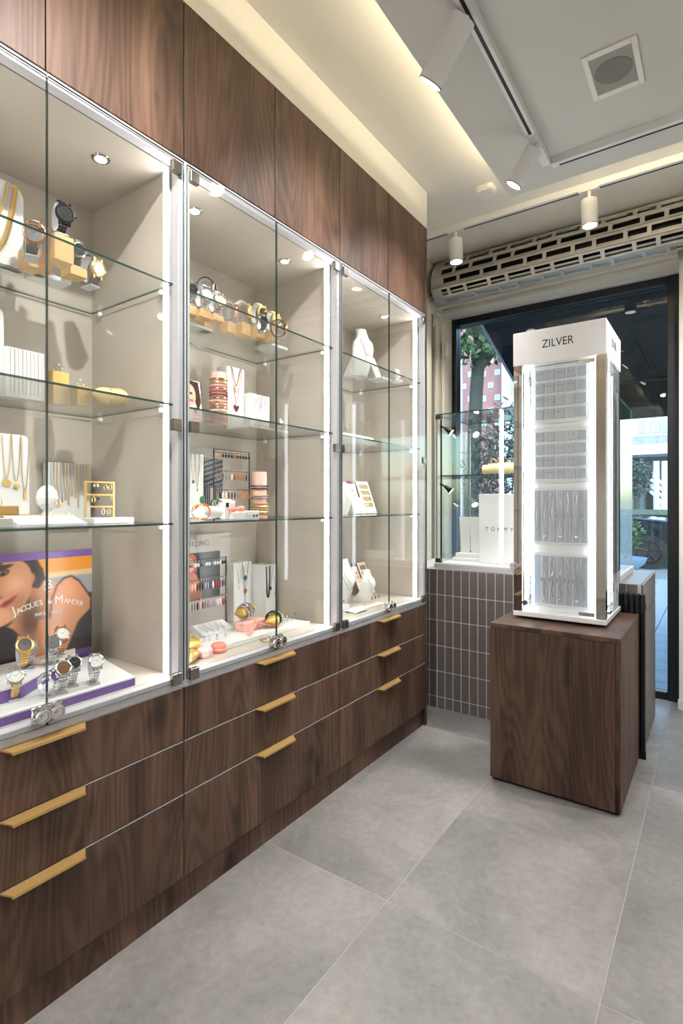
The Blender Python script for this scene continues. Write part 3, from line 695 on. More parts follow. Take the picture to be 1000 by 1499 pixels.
# ================================================================== WALNUT CABINET ROW
WHO = ['holding silver watches before the purple poster', 'holding the macarons and earring racks', 'beside the walnut end panel']
UY = [0.24, 1.04, 1.84]
SHELF = [1.838, 1.485, 1.135]       # underside of the glass shelves
S1, S2, S3, S0 = 1.8445, 1.4915, 1.1415, 0.6905
tag(MB().box(-0.46, -0.016, 0.225, 2.638, 0.0, 0.092).build('plinth', M['walnut']), 'dark walnut plinth running under the drawer cabinets', 'plinth')
tag(MB().box(-0.475, 0.0, 2.641, 2.659, 0.0, 2.683, 0.001).build('end_panel', M['walnut']), 'tall walnut panel closing the far end of the cabinet row', 'panel')
def drawer_front(z0, z1, parent, y0):
    d = MB().box(-0.02, 0.0, 0.0015, 0.7985, z0, z1, 0.0012).build('drawer', M['walnut'], parent)
    c = 0.40; h = MB(); zt = z1 + 0.001
    P = [(-0.002, c - 0.098), (0.023, c - 0.084), (0.023, c + 0.084), (-0.002, c + 0.098)]
    h.poly([(x, y, zt - (0.004 if x > 0 else 0)) for x, y in P], (0, 0, -0.004))
    h.poly([(0.023, c - 0.084, zt - 0.004), (0.0255, c - 0.083, zt - 0.0045), (0.0255, c - 0.083, zt - 0.011), (0.023, c - 0.084, zt - 0.011)], (0, 0.167, 0))
    h.build('handle', M['brass'], d, label='brushed brass pull handle')
    MB().box(-0.019, 0.0003, 0.0025, 0.7975, z1 - 0.0006, z1 + 0.0007).build('edge_highlight', M['alu'], d)  # pale strip painting in the highlight along the drawer's top edge
    return d
for k, y0 in enumerate(UY):
    u = thing('drawer_cabinet', 'walnut three drawer cabinet under the glass showcase ' + WHO[k], 'cabinet', (0, y0, 0), 0, None)
    MB().box(-0.46, -0.0215, 0.001, 0.799, 0.094, 0.655).build('cabinet_body', M['beige'], u)
    for z0, z1 in ((0.094, 0.338), (0.3415, 0.495), (0.4985, 0.654)): drawer_front(z0, z1, u, y0)
    o = thing('overhead_cupboard', 'walnut overhead cupboard above the glass showcase ' + WHO[k], 'cupboard', (0, y0, 2.213))
    MB().box(-0.46, -0.021, 0.001, 0.799, 0.002, 0.468).build('cupboard_body', M['beige'], o)
    for j in (0, 1):
        d = MB().box(-0.02, 0.0, 0.0018 + 0.4 * j, 0.3982 + 0.4 * j, 0.003, 0.470, 0.001).build('door', M['walnut'], o)
        MB().box(-0.018, 0.0002, 0.0011 + 0.4 * j, 0.0019 + 0.4 * j, 0.004, 0.469).build('edge_highlight', M['steel'], d)  # thin strip added to draw the light line on the door edge
    s = thing('glass_showcase', 'lit glass fronted showcase ' + WHO[k], 'showcase', (0, y0, 0.656))
    B = lambda n, m, *b, c=0.0, p=None: MB().box(*b, c).build(n, M[m], p or s)
    B('back_panel', 'beige', -0.475, -0.460, 0.002, 0.798, 0.002, 1.555); B('bottom_panel', 'beige', -0.459, -0.031, 0.019, 0.781, 0.002, 0.034)
    B('top_panel', 'beige', -0.459, -0.031, 0.019, 0.781, 1.532, 1.555)
    B('side_panel', 'beige', -0.459, -0.031, 0.002, 0.018, 0.002, 1.555); B('side_panel', 'beige', -0.459, -0.031, 0.782, 0.798, 0.002, 1.555)
    B('frame_post', 'alu', -0.030, 0.0, 0.0, 0.021, 0.0, 1.556, c=0.001); B('frame_post', 'alu', -0.030, 0.0, 0.779, 0.80, 0.0, 1.556, c=0.001)
    B('frame_rail', 'alu', -0.030, 0.0005, 0.021, 0.779, 0.0, 0.034, c=0.001); B('frame_rail', 'alu', -0.030, 0.0005, 0.021, 0.779, 1.534, 1.556, c=0.001)
    for z in SHELF:
        zz = z - 0.656
        g = pane(MB(), -0.450, -0.018, 0.026, 0.774, zz, zz + 0.006).build('glass_shelf', [M['glass'], M['edge']], s)
        pm = MB()
        for y, sg in ((0.0185, 1), (0.7815, -1)):
            for x in (-0.40, -0.075):
                q = MB().cyl((x, y, zz - 0.006), (x, y + sg * 0.010, zz - 0.006), 0.006, 0.006, 10); q.box(x - 0.007, x + 0.007, min(y, y + sg * 0.012), max(y, y + sg * 0.012), zz - 0.014, zz - 0.001, 0.002)
                q.build('shelf_pin', M['pin'], g)
    for j in (0, 1):
        ya, yb = (0.006, 0.3985) if j == 0 else (0.4015, 0.794)
        d = pane(MB(), 0.002, 0.008, ya, yb, 0.022, 1.545).build('glass_door', [M['glass'], M['edge']], s)
        hy = (0.016, 0.048) if j == 0 else (0.752, 0.784)
        for z in (0.028, 0.765, 1.512):
            MB().box(-0.004, 0.0125, hy[0], hy[1], z - 0.012, z + 0.022, 0.0015).build('hinge', M['steel'], d)
        yc = 0.383 if j == 0 else 0.417
        lk = MB().lathe([(0.0165, 0.008), (0.0175, 0.012), (0.0175, 0.024), (0.0155, 0.027), (0.0115, 0.0275), (0.011, 0.0245), (0.006, 0.0245), (0.006, 0.029), (0.0, 0.029)], 24, axis='x')
        lk.box(-0.004, 0.009, -0.018, 0.018, -0.020, 0.020, 0.003)
        lk.build('lock', M['chrome'], d, True, loc=(0, yc, 0.052))
    for ya, yb in ((0.0185, 0.0255), (0.7745, 0.7815)):
        q = MB().box(-0.064, -0.036, min(ya, yb), max(ya, yb), 0.036, 1.530).build('led_profile', M['alu'], s)
        yf = ya if ya > yb else ya; sg = 1 if yb < 0.4 else -1; y1_ = yb if sg > 0 else ya
        MB().box(-0.061, -0.039, min(y1_, y1_ + sg * 0.001), max(y1_, y1_ + sg * 0.001), 0.038, 1.528).build('led_strip', M['led'], q)
    for yc in (0.17, 0.632):
        r = MB().lathe([(0.024, -0.004), (0.026, -0.002), (0.026, 0.0)], 24).build('downlight', M['chrome'], s, True, loc=(-0.157, yc, 1.532))
        MB().lathe([(0.016, -0.0055), (0.017, -0.0042)], 20).build('downlight_lens', M['bulbdim'], r, True)
        aim_light('showcase_light', (-0.157, yc, 1.522), (0, 0, -1), E_CABINET_SPOT, 110, s, r=0.012)

# ================================================================== PEDESTAL AND DISPLAY TOWER
pd = thing('display_pedestal', 'dark walnut pedestal carrying the silver jewellery tower', 'pedestal', (0.735, 2.575, 0))
MB().box(-0.248, 0.2495, -0.280, 0.278, 0.014, 0.660).build('pedestal_body', M['walnut_dark'], pd)
MB().box(-0.2535, 0.2545, -0.286, 0.281, 0.661, 0.681, 0.0012).build('top_panel', M['walnut_dark'], pd)
MB().box(-0.2535, 0.2355, -0.286, -0.281, 0.014, 0.660, 0.001).build('front_panel', M['walnut_dark'], pd)
MB().box(0.2500, 0.2545, -0.286, 0.279, 0.014, 0.660, 0.001).build('side_panel', M['walnut_dark'], pd)
for sx_ in (-0.22, 0.22):
    for sy_ in (-0.25, 0.25): MB().cyl((sx_, sy_, 0), (sx_, sy_, 0.0145), 0.02, 0.02, 12).build('foot', M['blackplast'], pd)
MB().box(-0.246, 0.247, -0.275, 0.27, 0.004, 0.013).build('plinth', M['dark'], pd)  # near-black plate; its colour puts in the shadow gap under the pedestal

TX0, TX1, TY0, TY1 = 0.532, 0.915, 2.447, 2.843
tw = thing('jewellery_tower', 'tall lit revolving jewellery tower lettered ZILVER on the pedestal', 'display tower', ((TX0 + TX1) / 2, (TY0 + TY1) / 2, 0.681))
hx, hy = (TX1 - TX0) / 2, (TY1 - TY0) / 2
MB().lathe([(0.15, 0.0), (0.15, 0.012)], 40).build('turntable', M['blackplast'], tw)
MB().box(-hx, hx, -hy, hy, 0.012, 0.032, 0.001).build('base_plate', M['gloss'], tw)
MB().box(-hx, hx, -hy, hy, 1.135, 1.283, 0.0015).build('header', M['gloss'], tw)
text('lettering', 'ZILVER', 0.050, tw, M['ink'], faceNY(0.0, -hy - 0.0004, 1.214), xs=0.85)
text('lettering', 'ZILVER', 0.050, tw, M['ink'], Matrix.Translation((hx + 0.0004, 0.0, 1.214)) @ Matrix(((0, 0, 1, 0), (1, 0, 0, 0), (0, 1, 0, 0), (0, 0, 0, 1))), xs=0.85)
# white inner core that carries the trays
MB().box(-0.128, 0.128, -0.132, 0.132, 0.032, 1.135).build('core', M['gloss'], tw)
for sx_ in (-1, 1):
    for sy_ in (-1, 1):
        m_ = MB(); x0, x1 = sorted((sx_ * (hx - 0.002), sx_ * (hx - 0.040))); y0, y1 = sorted((sy_ * (hy - 0.002), sy_ * (hy - 0.006)))
        m_.box(x0, x1, y0, y1, 0.033, 1.134)
        x0, x1 = sorted((sx_ * (hx - 0.002), sx_ * (hx - 0.006))); y0, y1 = sorted((sy_ * (hy - 0.006), sy_ * (hy - 0.040)))
        m_.box(x0, x1, y0, y1, 0.033, 1.134); m_.build('corner_post', M['mirror'], tw)
        l = MB(); l.cyl((sx_ * (hx - 0.046), sy_ * (hy - 0.046), 0.04), (sx_ * (hx - 0.046), sy_ * (hy - 0.046), 1.128), 0.008, 0.008, 10)
        l.build('led_tube', M['towerled'], tw)
for sy_ in (-1, 1):
    d = pane(MB(), -hx + 0.042, hx - 0.042, sy_ * (hy - 0.004) - 0.002, sy_ * (hy - 0.004) + 0.002, 0.036, 1.130).build('glass_door', [M['glass'], M['edge2']], tw)
    if sy_ < 0:
        MB().lathe([(0.0, -0.018), (0.012, -0.018), (0.013, -0.006), (0.010, 0.0)], 18).build('lock', M['chrome'], d, True, loc=(-0.135, -hy + 0.002, 0.075), rot=(math.radians(-90), 0, 0))
        for z in (0.05, 1.115): MB().box(0.085, 0.148, -hy - 0.004, -hy + 0.006, z - 0.008, z + 0.008, 0.001).build('hinge', M['chrome'], d)
    d = pane(MB(), sy_ * (hx - 0.004) - 0.002, sy_ * (hx - 0.004) + 0.002, -hy + 0.042, hy - 0.042, 0.036, 1.130).build('glass_door', [M['glass'], M['edge2']], tw)
    if sy_ > 0: MB().box(hx - 0.006, hx + 0.005, -0.15, -0.09, 0.05, 0.062, 0.001).build('hinge', M['chrome'], d)
# trays on the front and on the right side of the core
def earring_tray(px, lab):
    Yp = TY0 + hy - 0.133
    a, b_ = onY(px[0], px[2], Yp), onY(px[1], px[3], Yp)
    w, h = 0.246, abs(a[2] - b_[2]) ; zc = (a[2] + b_[2]) / 2
    t = thing('earring_tray', lab, 'tray', ((TX0 + TX1) / 2, Yp, zc - h / 2))
    MB().box(-w / 2, w / 2, -0.010, 0, 0, h, 0.002).build('tray_board', M['acr'], t)
    n = 4; cw, ch = w * 0.9 / 5, h * 0.90 / n
    cm = MB().box(-cw * 0.41, cw * 0.41, -0.006, 0, -ch * 0.38, ch * 0.38, 0.001).mesh('earring_card', M['traycard'])
    gm = MB().ell((-cw * 0.2, -0.008, 0.006), 0.0022, 8, 6).ell((cw * 0.2, -0.008, 0.006), 0.0022, 8, 6)
    gm1 = gm.mesh('stud', M['silver'], True); gm2 = gm.mesh('stud', GEMS['black'], True)
    for i in range(5):
        for j in range(n):
            c = link('earring_card', cm, t, None, ((i - 2) * cw, -0.010, h * 0.05 + ch * (j + 0.5))); link('stud', gm2 if random.random() < 0.3 else gm1, c)
def chain_tray(px, lab, n, empty):
    Yp = TY0 + hy - 0.133
    a, b_ = onY(px[0], px[2], Yp), onY(px[1], px[3], Yp)
    w, h = 0.246, abs(a[2] - b_[2]); zc = (a[2] + b_[2]) / 2
    t = thing('chain_tray', lab, 'tray', ((TX0 + TX1) / 2, Yp, zc - h / 2))
    MB().box(-w / 2, w / 2, -0.010, 0, 0, h, 0.002).build('tray_board', M['acr'], t)
    cw = w * 0.94 / 7
    cm = MB().box(-cw * 0.38, cw * 0.38, -0.005, 0, -h * 0.45, h * 0.45, 0.001).mesh('chain_card', M['traycard'])
    em = MB().box(-cw * 0.38, cw * 0.38, -0.002, 0, -h * 0.45, h * 0.45, 0.0005).mesh('chain_card', mat('tray_blue', rgb(196, 206, 226), 0.4))
    for i in range(7):
        c = link('chain_card', em if i < empty else cm, t, None, ((i - 3) * cw, -0.010, h / 2))
        if i < empty: continue
        ch = MB(); pts = []
        for q in range(11):
            z = h * (0.40 - 0.072 * q); pts.append((cw * 0.12 * math.sin(q * 1.9 + i), -0.0065, z))
        ch.tube(pts, 0.0010, 5)
        ch.box(-cw * 0.44, -cw * 0.38, -0.007, 0.0, -0.008, 0.008); ch.build('chain', M['silver'], c, True)
        if i % 2: MB().ell((0, -0.007, -h * 0.36), (0.005, 0.0025, 0.006), 10, 8).build('pendant', M['silver'], c, True)
earring_tray((786, 861, 538, 616), 'top white tray of stud earring cards in the tower')
earring_tray((786, 861, 628, 706), 'white tray of stud earring cards below the top tray in the tower')
chain_tray((787, 861, 714, 799), 'white tray of seven silver chains in the tower', 7, 0)
chain_tray((786, 861, 808, 893), 'lowest white tray of silver chains with an empty blue slot in the tower', 7, 1)
tray_side = thing('chain_tray', 'tall white tray board on the right side of the tower', 'tray', ((TX0 + TX1) / 2 + 0.129, (TY0 + TY1) / 2, 0.75))
MB().box(0, 0.010, -0.11, 0.11, 0, 1.02, 0.002).build('tray_board', M['acr'], tray_side)
MB().box(0.010, 0.016, -0.10, -0.02, 0.04, 0.98, 0.002).build('chain_card', M['traycard'], tray_side); MB().box(0.010, 0.016, 0.02, 0.10, 0.04, 0.98, 0.002).build('chain_card', M['traycard'], tray_side)

# ------------------------------------------------------------------ black ribbed radiator behind the pedestal
ra = thing('radiator', 'black ribbed radiator standing between pedestal and tiled half wall', 'radiator', (0.78, 2.884, 0))
rt = MB().box(-0.0105, 0.0105, -0.019, 0.019, 0.035, 0.772, 0.004).mesh('rib', M['black'])
for k in range(20): link('rib', rt, ra, None, (-0.235 + 0.0235 * k + 0.012, 0, 0))
MB().box(-0.235, 0.236, -0.010, 0.010, 0.0, 0.04).build('radiator_foot', M['black'], ra); MB().box(-0.235, 0.236, -0.008, 0.008, 0.70, 0.73).build('radiator_rail', M['black'], ra)

# ================================================================== GLASS CASE ON THE HALF WALL
wc = thing('window_glass_case', 'glass display case standing on the tiled half wall', 'glass case', (0.41, 3.18, 0.8115))
cx0, cx1, cy0, cy1 = -0.485, 0.485, -0.245, 0.245
MB().box(cx0 - 0.006, cx1 + 0.006, cy0 - 0.008, cy1 + 0.008, 0.0, 0.036, 0.003).build('case_base', M['acr'], wc)
MB().box(cx0 - 0.008, cx1 + 0.008, cy0 - 0.011, cy0 - 0.008, 0.008, 0.030).build('base_rail', M['alu'], wc)
gz0, gz1 = 0.037, 0.905
GG = [M['glass'], M['edge2']]
pane(MB(), cx0, cx1, cy0, cy0 + 0.005, gz0, gz1).build('glass_pane', GG, wc); pane(MB(), cx0, cx1, cy1 - 0.005, cy1, gz0, gz1).build('glass_pane', GG, wc)
pane(MB(), cx0, cx0 + 0.005, cy0 + 0.006, cy1 - 0.006, gz0, gz1).build('glass_pane', GG, wc); pane(MB(), cx1 - 0.005, cx1, cy0 + 0.006, cy1 - 0.006, gz0, gz1).build('glass_pane', GG, wc)
pane(MB(), cx0, cx1, cy0, cy1, gz1 + 0.001, gz1 + 0.007).build('glass_pane', [M['glass'], M['edge']], wc)
pane(MB(), cx0 + 0.012, cx1 - 0.012, cy0 + 0.03, cy1 - 0.042, 0.545, 0.551).build('glass_shelf', [M['glass'], M['edge']], wc)
for z in (gz0, gz1 - 0.025): MB().box(cx0 - 0.004, cx0 + 0.035, cy0 - 0.006, cy0 + 0.012, z, z + 0.026, 0.002).build('corner_clamp', M['steel'], wc)
xb_ = onY(735, 700, 2.945)[0] - 0.41
MB().box(xb_ - 0.006, xb_ + 0.006, cy0 + 0.008, cy0 + 0.018, gz0, gz1 - 0.01).build('led_strip', M['casebar'], wc)
xl_ = onY(752, 825, 2.935)[0] - 0.41
MB().lathe([(0.0, -0.02), (0.016, -0.02), (0.017, -0.004), (0.014, 0.0)], 18).build('lock', M['chrome'], wc, True, loc=(xl_, cy0, gz0 + 0.012), rot=(math.radians(-90), 0, 0))
def lamp_pole(px, Y, z0, z1, m, lab, heads):
    p = onY(px, 700, Y); t = thing('lamp_pole', lab, 'lamp', (p[0], Y, 0.848))
    MB().cyl((0, 0, 0), (0, 0, z1 - 0.848), 0.005, 0.005, 10).lathe([(0.010, 0), (0.010, 0.004), (0.006, 0.008)], 16).build('pole', M[m], t, True)
    for (hp, hd) in heads:
        z = onY(px, hp, Y)[2] - 0.848; d = Vector(hd).normalized(); o = Vector((0.012, 0, z)); e = o + d * 0.062
        h = MB(); h.ell((0, 0, z), 0.009); h.cyl((0, 0, z), o + d * 0.02, 0.005); h.cyl(o + d * 0.015, o + d * 0.045, 0.010, 0.014, 14); h.cyl(o + d * 0.045, e, 0.014, 0.024, 18)
        q = h.build('lamp_head', M[m], t, True); MB().cyl(e - d * 0.002, e + d * 0.001, 0.021, 0.021, 18).build('lamp_lens', M['bulbdim'], q)
        aim_light('lamp_light', tuple(e + d * 0.004), d, 0.35, 80, t, r=0.012)
lamp_pole(646, 2.953, 0.85, 1.69, 'blackplast', 'thin black lamp pole in the front corner of the window glass case', [(624, (0.8, 0.25, -0.75)), (709, (0.8, 0.25, -0.75))])
lamp_pole(688, 3.402, 0.85, 1.66, 'silver', 'grey lamp pole at the back of the window glass case', [(630, (0.7, -0.5, -0.6)), (729, (0.6, -0.5, -0.8))])

# ================================================================== GOODS: builders
def sp(x0, x1, yt, yb, X): return Yat(x0, X), Yat(x1, X), Zat((x0 + x1) / 2, yt, X), Zat((x0 + x1) / 2, yb, X)
def setmat(o, m):
    if o.data.materials and o.data.materials[0] != m: o.material_slots[0].link = 'OBJECT'; o.material_slots[0].material = m
    return o
def one(mb, name, m, lab, cat, loc, rz=0.0, group=None, smooth=False, rot=None):
    return tag(mb.build(name, m, None, smooth, loc=loc, rot=rot or (0, 0, rz)), lab, cat, group)
def block(name, x, y, z, dx, dy, dz, m, lab, cat='riser', rz=0.0, c=0.0015, group=None):
    return one(MB().box(-dx / 2, dx / 2, -dy / 2, dy / 2, 0, dz, c), name, m, lab, cat, (x, y, z), rz, group)
_wm_ = {}
def _watch_meshes(TH0, sfx):
    a, b, zc = 0.024, 0.030, 0.037
    def pt(t): return Vector((a * math.cos(t), 0, zc + b * math.sin(t)))
    br = MB(); n = 30
    for i in range(n):
        t = 2 * math.pi * i / n; dt = abs((t - TH0 + math.pi) % (2 * math.pi) - math.pi)
        if dt < 0.42: continue
        p = pt(t); q = pt(t + 0.01); d = (q - p).normalized(); nn = Vector((d.z, 0, -d.x)); w = 0.0085 - 0.0025 * min(1, dt / 2.0)
        M4 = Matrix.Translation(p) @ Matrix(((d.x, 0, nn.x, 0), (0, 1, 0, 0), (d.z, 0, nn.z, 0), (0, 0, 0, 1)))
        br.T = M4
        for y0, y1, h in ((-w, -w * 0.38, 0.0013), (-w * 0.34, w * 0.34, 0.0017), (w * 0.38, w, 0.0013)): br.box(-0.0024, 0.0024, y0, y1, -h, h, 0.0006)
    br.T = None
    _wm_['bracelet' + sfx] = br.mesh('bracelet', M['silver'])
    stp = MB(); V = []; F = []; m = 40; ts = [TH0 + 0.40 + (2 * math.pi - 0.80) * i / m for i in range(m + 1)]
    for t in ts:
        dt = abs((t - TH0 + math.pi) % (2 * math.pi) - math.pi); w = 0.0105 - 0.003 * min(1, dt / 2.0); p = pt(t); q = pt(t + 0.01); d = (q - p).normalized(); nn = Vector((d.z, 0, -d.x)) * 0.0014
        for sy, o in ((-w, -1), (w, -1), (w, 1), (-w, 1)): V.append((p.x + nn.x * o, sy, p.z + nn.z * o))
    for i in range(m): F += [(i * 4 + k, i * 4 + (k + 1) % 4, i * 4 + 4 + (k + 1) % 4, i * 4 + 4 + k) for k in range(4)]
    F += [(0, 1, 2, 3), (m * 4 + 3, m * 4 + 2, m * 4 + 1, m * 4)]
    stp.add(V, F); _wm_['strap' + sfx] = stp.mesh('strap', M['leather'])
    p = pt(TH0); nrm = Vector((math.cos(TH0) / a, 0, math.sin(TH0) / b)).normalized(); ang = math.atan2(nrm.z, nrm.x)
    T = Matrix.Translation(p) @ Matrix.Rotation(-ang, 4, 'Y')
    cs = MB(); cs.T = T; cs.lathe([(0.0, -0.002), (0.0145, -0.002), (0.0165, 0.0), (0.0172, 0.003), (0.0165, 0.0055), (0.0142, 0.0068), (0.0132, 0.0062), (0.0130, 0.0050)], 28, axis='x')
    for sy in (-1, 1):
        for sz in (-1, 1): cs.box(-0.001, 0.004, sy * 0.0085 - 0.0022, sy * 0.0085 + 0.0022, sz * 0.017 - 0.004, sz * 0.017 + 0.004, 0.001)
    cs.cyl((0.002, 0.016, 0), (0.002, 0.0205, 0), 0.0022, 0.0022, 10); _wm_['case' + sfx] = cs.mesh('case', M['silver'], True)
    dl = MB(); dl.T = T; dl.lathe([(0.0131, 0.0045), (0.0131, 0.0052)], 28, axis='x'); _wm_['dial' + sfx] = dl.mesh('dial', M['paper'])
    hd = MB(); hd.T = T
    for an, L, w in ((0.9, 0.0075, 0.0005), (-0.85, 0.0105, 0.0004)):
        c, s_ = math.cos(an), math.sin(an); hd.poly([(0.0054, -s_ * -w, c * -w), (0.0054, c * w, s_ * w), (0.0054, -s_ * L, c * L), (0.0054, -c * w, -s_ * w)], (0.0003, 0, 0))
    for k in range(12): t = k * math.pi / 6; hd.box(0.0053, 0.0056, 0.0108 * math.sin(t) - 0.0006, 0.0108 * math.sin(t) + 0.0006, 0.0108 * math.cos(t) - 0.0006, 0.0108 * math.cos(t) + 0.0006)
    _wm_['hands' + sfx] = hd.mesh('hands', M['ink'])
    sd_ = MB(); V = []; F = []; m = 24
    for i in range(m + 1):
        t = TH0 + 0.5 + (math.pi * 1.5) * i / m; p = Vector((0.87 * a * math.cos(t), 0, zc + 0.88 * b * math.sin(t))); d = Vector((math.cos(t), 0, math.sin(t))) * 0.001
        for sy, o in ((-0.007, -1), (0.007, -1), (0.007, 1), (-0.007, 1)): V.append((p.x + d.x * o, sy, p.z + d.z * o))
    for i in range(m): F += [(i * 4 + k, i * 4 + (k + 1) % 4, i * 4 + 4 + (k + 1) % 4, i * 4 + 4 + k) for k in range(4)]
    F += [(0, 1, 2, 3), (m * 4 + 3, m * 4 + 2, m * 4 + 1, m * 4)]
    sd_.add(V, F); sd_.box(-0.016, 0.018, -0.011, 0.011, 0.0, 0.0035, 0.001); sd_.box(-0.004, 0.004, -0.004, 0.004, 0.003, 0.012)
    _wm_['stand' + sfx] = sd_.mesh('watch_stand', M['plastic'])
_watch_meshes(0.62, '')       # dial tilted up, for the showcase floor
_watch_meshes(-0.05, '_flat')  # dial upright, for the shelf above eye level
def watch(x, y, z, lab, case='silver', dial='paper', band='silver', kind='bracelet', rz=0.0, s=1.0, stand=True, group=None, tilt=0.0, roll=0.0):
    sf = '_flat' if z > 1.8 else ''
    t = thing('wrist_watch', lab, 'watch', (x, y, z if stand else z - 0.006 * s), rz, group); t.scale = (s, s, s)
    if tilt or roll: t.rotation_euler = (roll, tilt, rz)
    G_ = lambda k: M[k] if k in M else GEMS[k]
    c = setmat(link('case', _wm_['case' + sf], t), G_(case)); d = setmat(link('dial', _wm_['dial' + sf], c), G_(dial))
    setmat(link('hands', _wm_['hands' + sf], c), M['ink'] if dial in ('paper', 'pearl', 'silver', 'rose', 'gold', 'pink', 'ivory') else M['silver'])
    setmat(link('watch_' + kind, _wm_[kind + sf], t), G_(band))
    if stand: link('watch_stand', _wm_['stand' + sf], t)
    return t
def beads(mb, pts, r, step):
    P = [Vector(p) for p in pts]; acc = 0.0
    for i in range(len(P) - 1):
        d = P[i + 1] - P[i]; L = d.length; s = step - acc
        while s <= L: q = P[i] + d * (s / L); mb.ell(q, r, 6, 4); s += step
        acc = L - (s - step)
    return mb
def ushape(y0, y1, zt, zb, n=16, k=1.0):
    yc, w = (y0 + y1) / 2, (y1 - y0) / 2
    P = []
    for i in range(n + 1):
        t = -1 + 2 * i / n; P.append((yc + w * t, zt - (zt - zb) * (1 - abs(t) ** (2.0 * k))))
    return P
def necklace(lab, xf, y0, y1, zt, zb, m, r=0.0009, pend=None, pm=None, bead=0.0, k=1.0, group=None, ps=0.006):
    """chain hanging in a vertical or leaning face; xf(z) gives the X of that face"""
    pts = [(xf(z), y, z) for y, z in ushape(y0, y1, zt, zb, 18, k)]
    o = Vector((xf(zb), (y0 + y1) / 2, zb)); L = [tuple(Vector(p) - o) for p in pts]
    c = MB()
    beads(c, L, r * 1.5, bead) if bead else c.tube(L, r, 5)
    if pend is None: return one(c, 'necklace', M.get(m) or GEMS[m], lab, 'necklace', o, 0, group, True)
    t = thing('necklace', lab, 'necklace', o, 0, group); c.build('chain', M.get(m) or GEMS[m], t, True)
    p = MB()
    if pend == 'disc': p.cyl((0, 0, -ps * 1.2), (0.002, 0, -ps * 1.2), ps, ps, 16).ring((0.001, 0, -ps * 1.2), ps, 0.0008, 16, 5, 'x')
    elif pend == 'drop': p.ell((0.001, 0, -ps * 1.4), (ps * 0.35, ps * 0.6, ps), 10, 8)
    elif pend == 'heart': p.poly([(0, 0, -ps * 2.4), (0, ps, -ps * 0.9), (0, ps * 0.8, -ps * 0.2), (0, 0, -ps * 0.6), (0, -ps * 0.8, -ps * 0.2), (0, -ps, -ps * 0.9)], (0.003, 0, 0))
    elif pend == 'kite': p.poly([(0, 0, -ps * 2.6), (0, ps, -ps * 1.2), (0, 0, 0), (0, -ps, -ps * 1.2)], (0.003, 0, 0))
    elif pend == 'bar': p.box(0, 0.002, -ps * 0.3, ps * 0.3, -ps * 2.5, 0)
    p.build('pendant', pm if not isinstance(pm, str) else (M.get(pm) or GEMS[pm]), t, True)
    return t
def bracelet(lab, c, R, m, r=0.0016, axis='z', sq=1.0, beadn=0, rot=None, gems=None, group=None, cat='bracelet'):
    t = thing(cat, lab, cat, c, 0, group, rot) if gems else None
    b = MB()
    if beadn:
        for i in range(beadn):
            a = 2 * math.pi * i / beadn; u, v = R * math.cos(a), R * sq * math.sin(a)
            b.ell({'z': (u, v, 0), 'x': (0, u, v), 'y': (u, 0, v)}[axis], r, 6, 5)
    else: b.ring((0, 0, 0), R, r, 28, 6, axis, sq)
    if not gems: return one(b, cat, M.get(m) or GEMS[m], lab, cat, c, 0, group, True, rot)
    b.build('band', M.get(m) or GEMS[m], t, True)
    g = MB()
    for i in range(gems[1]):
        a = math.pi * (0.15 + 0.7 * i / max(1, gems[1] - 1)) - (math.pi if axis == 'z' else 0); u, v = R * math.cos(a), R * sq * math.sin(a)
        g.ell({'z': (u, v, r), 'x': (r, u, v), 'y': (u, -r, v)}[axis], r * 1.5, 6, 5)
    g.build('stones', M.get(gems[0]) or GEMS[gems[0]], t, True); return t
def finger_ring(lab, c, m='silver', g=None, R=0.009, rz=0.0, group=None, lean=0.0):
    t = thing('finger_ring', lab, 'ring', c, rz, group, (lean, 0, rz)) if g else None
    b = MB().ring((0, 0, R), R, 0.0011, 24, 6, 'x')
    if not g: return one(b, 'finger_ring', M[m], lab, 'ring', c, rz, group, True)
    b.build('band', M[m], t, True); MB().ell((0, 0, 2 * R + 0.002), (0.003, 0.003, 0.0025), 8, 6).build('stone', M.get(g) or GEMS[g], t, True); return t
def pillow(lab, c, sx, sy, sz, m, rz=0.0, rot=None, cat='cushion', waist=0.0):
    b = MB(); n, k = 16, 10; V = []; F = []
    for j in range(k + 1):
        v = -1 + 2 * j / k; prof = (1 - abs(v) ** 3.2) ** 0.6 if abs(v) < 1 else 0.0
        prof = max(prof, 0.0); wst = 1 - waist * math.exp(-(v / 0.28) ** 2)
        flat = 0.10 + 0.9 * prof * wst; wid = (0.86 + 0.14 * abs(v)) * wst
        for i in range(n):
            t = 2 * math.pi * i / n; V.append((sx * wid * math.copysign(abs(math.cos(t)) ** 0.8, math.cos(t)), sy * v, sz * flat * math.copysign(abs(math.sin(t)) ** 0.9, math.sin(t))))
    for j in range(k): F += [(j * n + i, j * n + (i + 1) % n, (j + 1) * n + (i + 1) % n, (j + 1) * n + i) for i in range(n)]
    F += [tuple(range(n))[::-1], tuple(range(k * n, (k + 1) * n))]
    b.add(V, F); return one(b, 'jewellery_cushion', M[m], lab, cat, c, rz, None, True, rot)
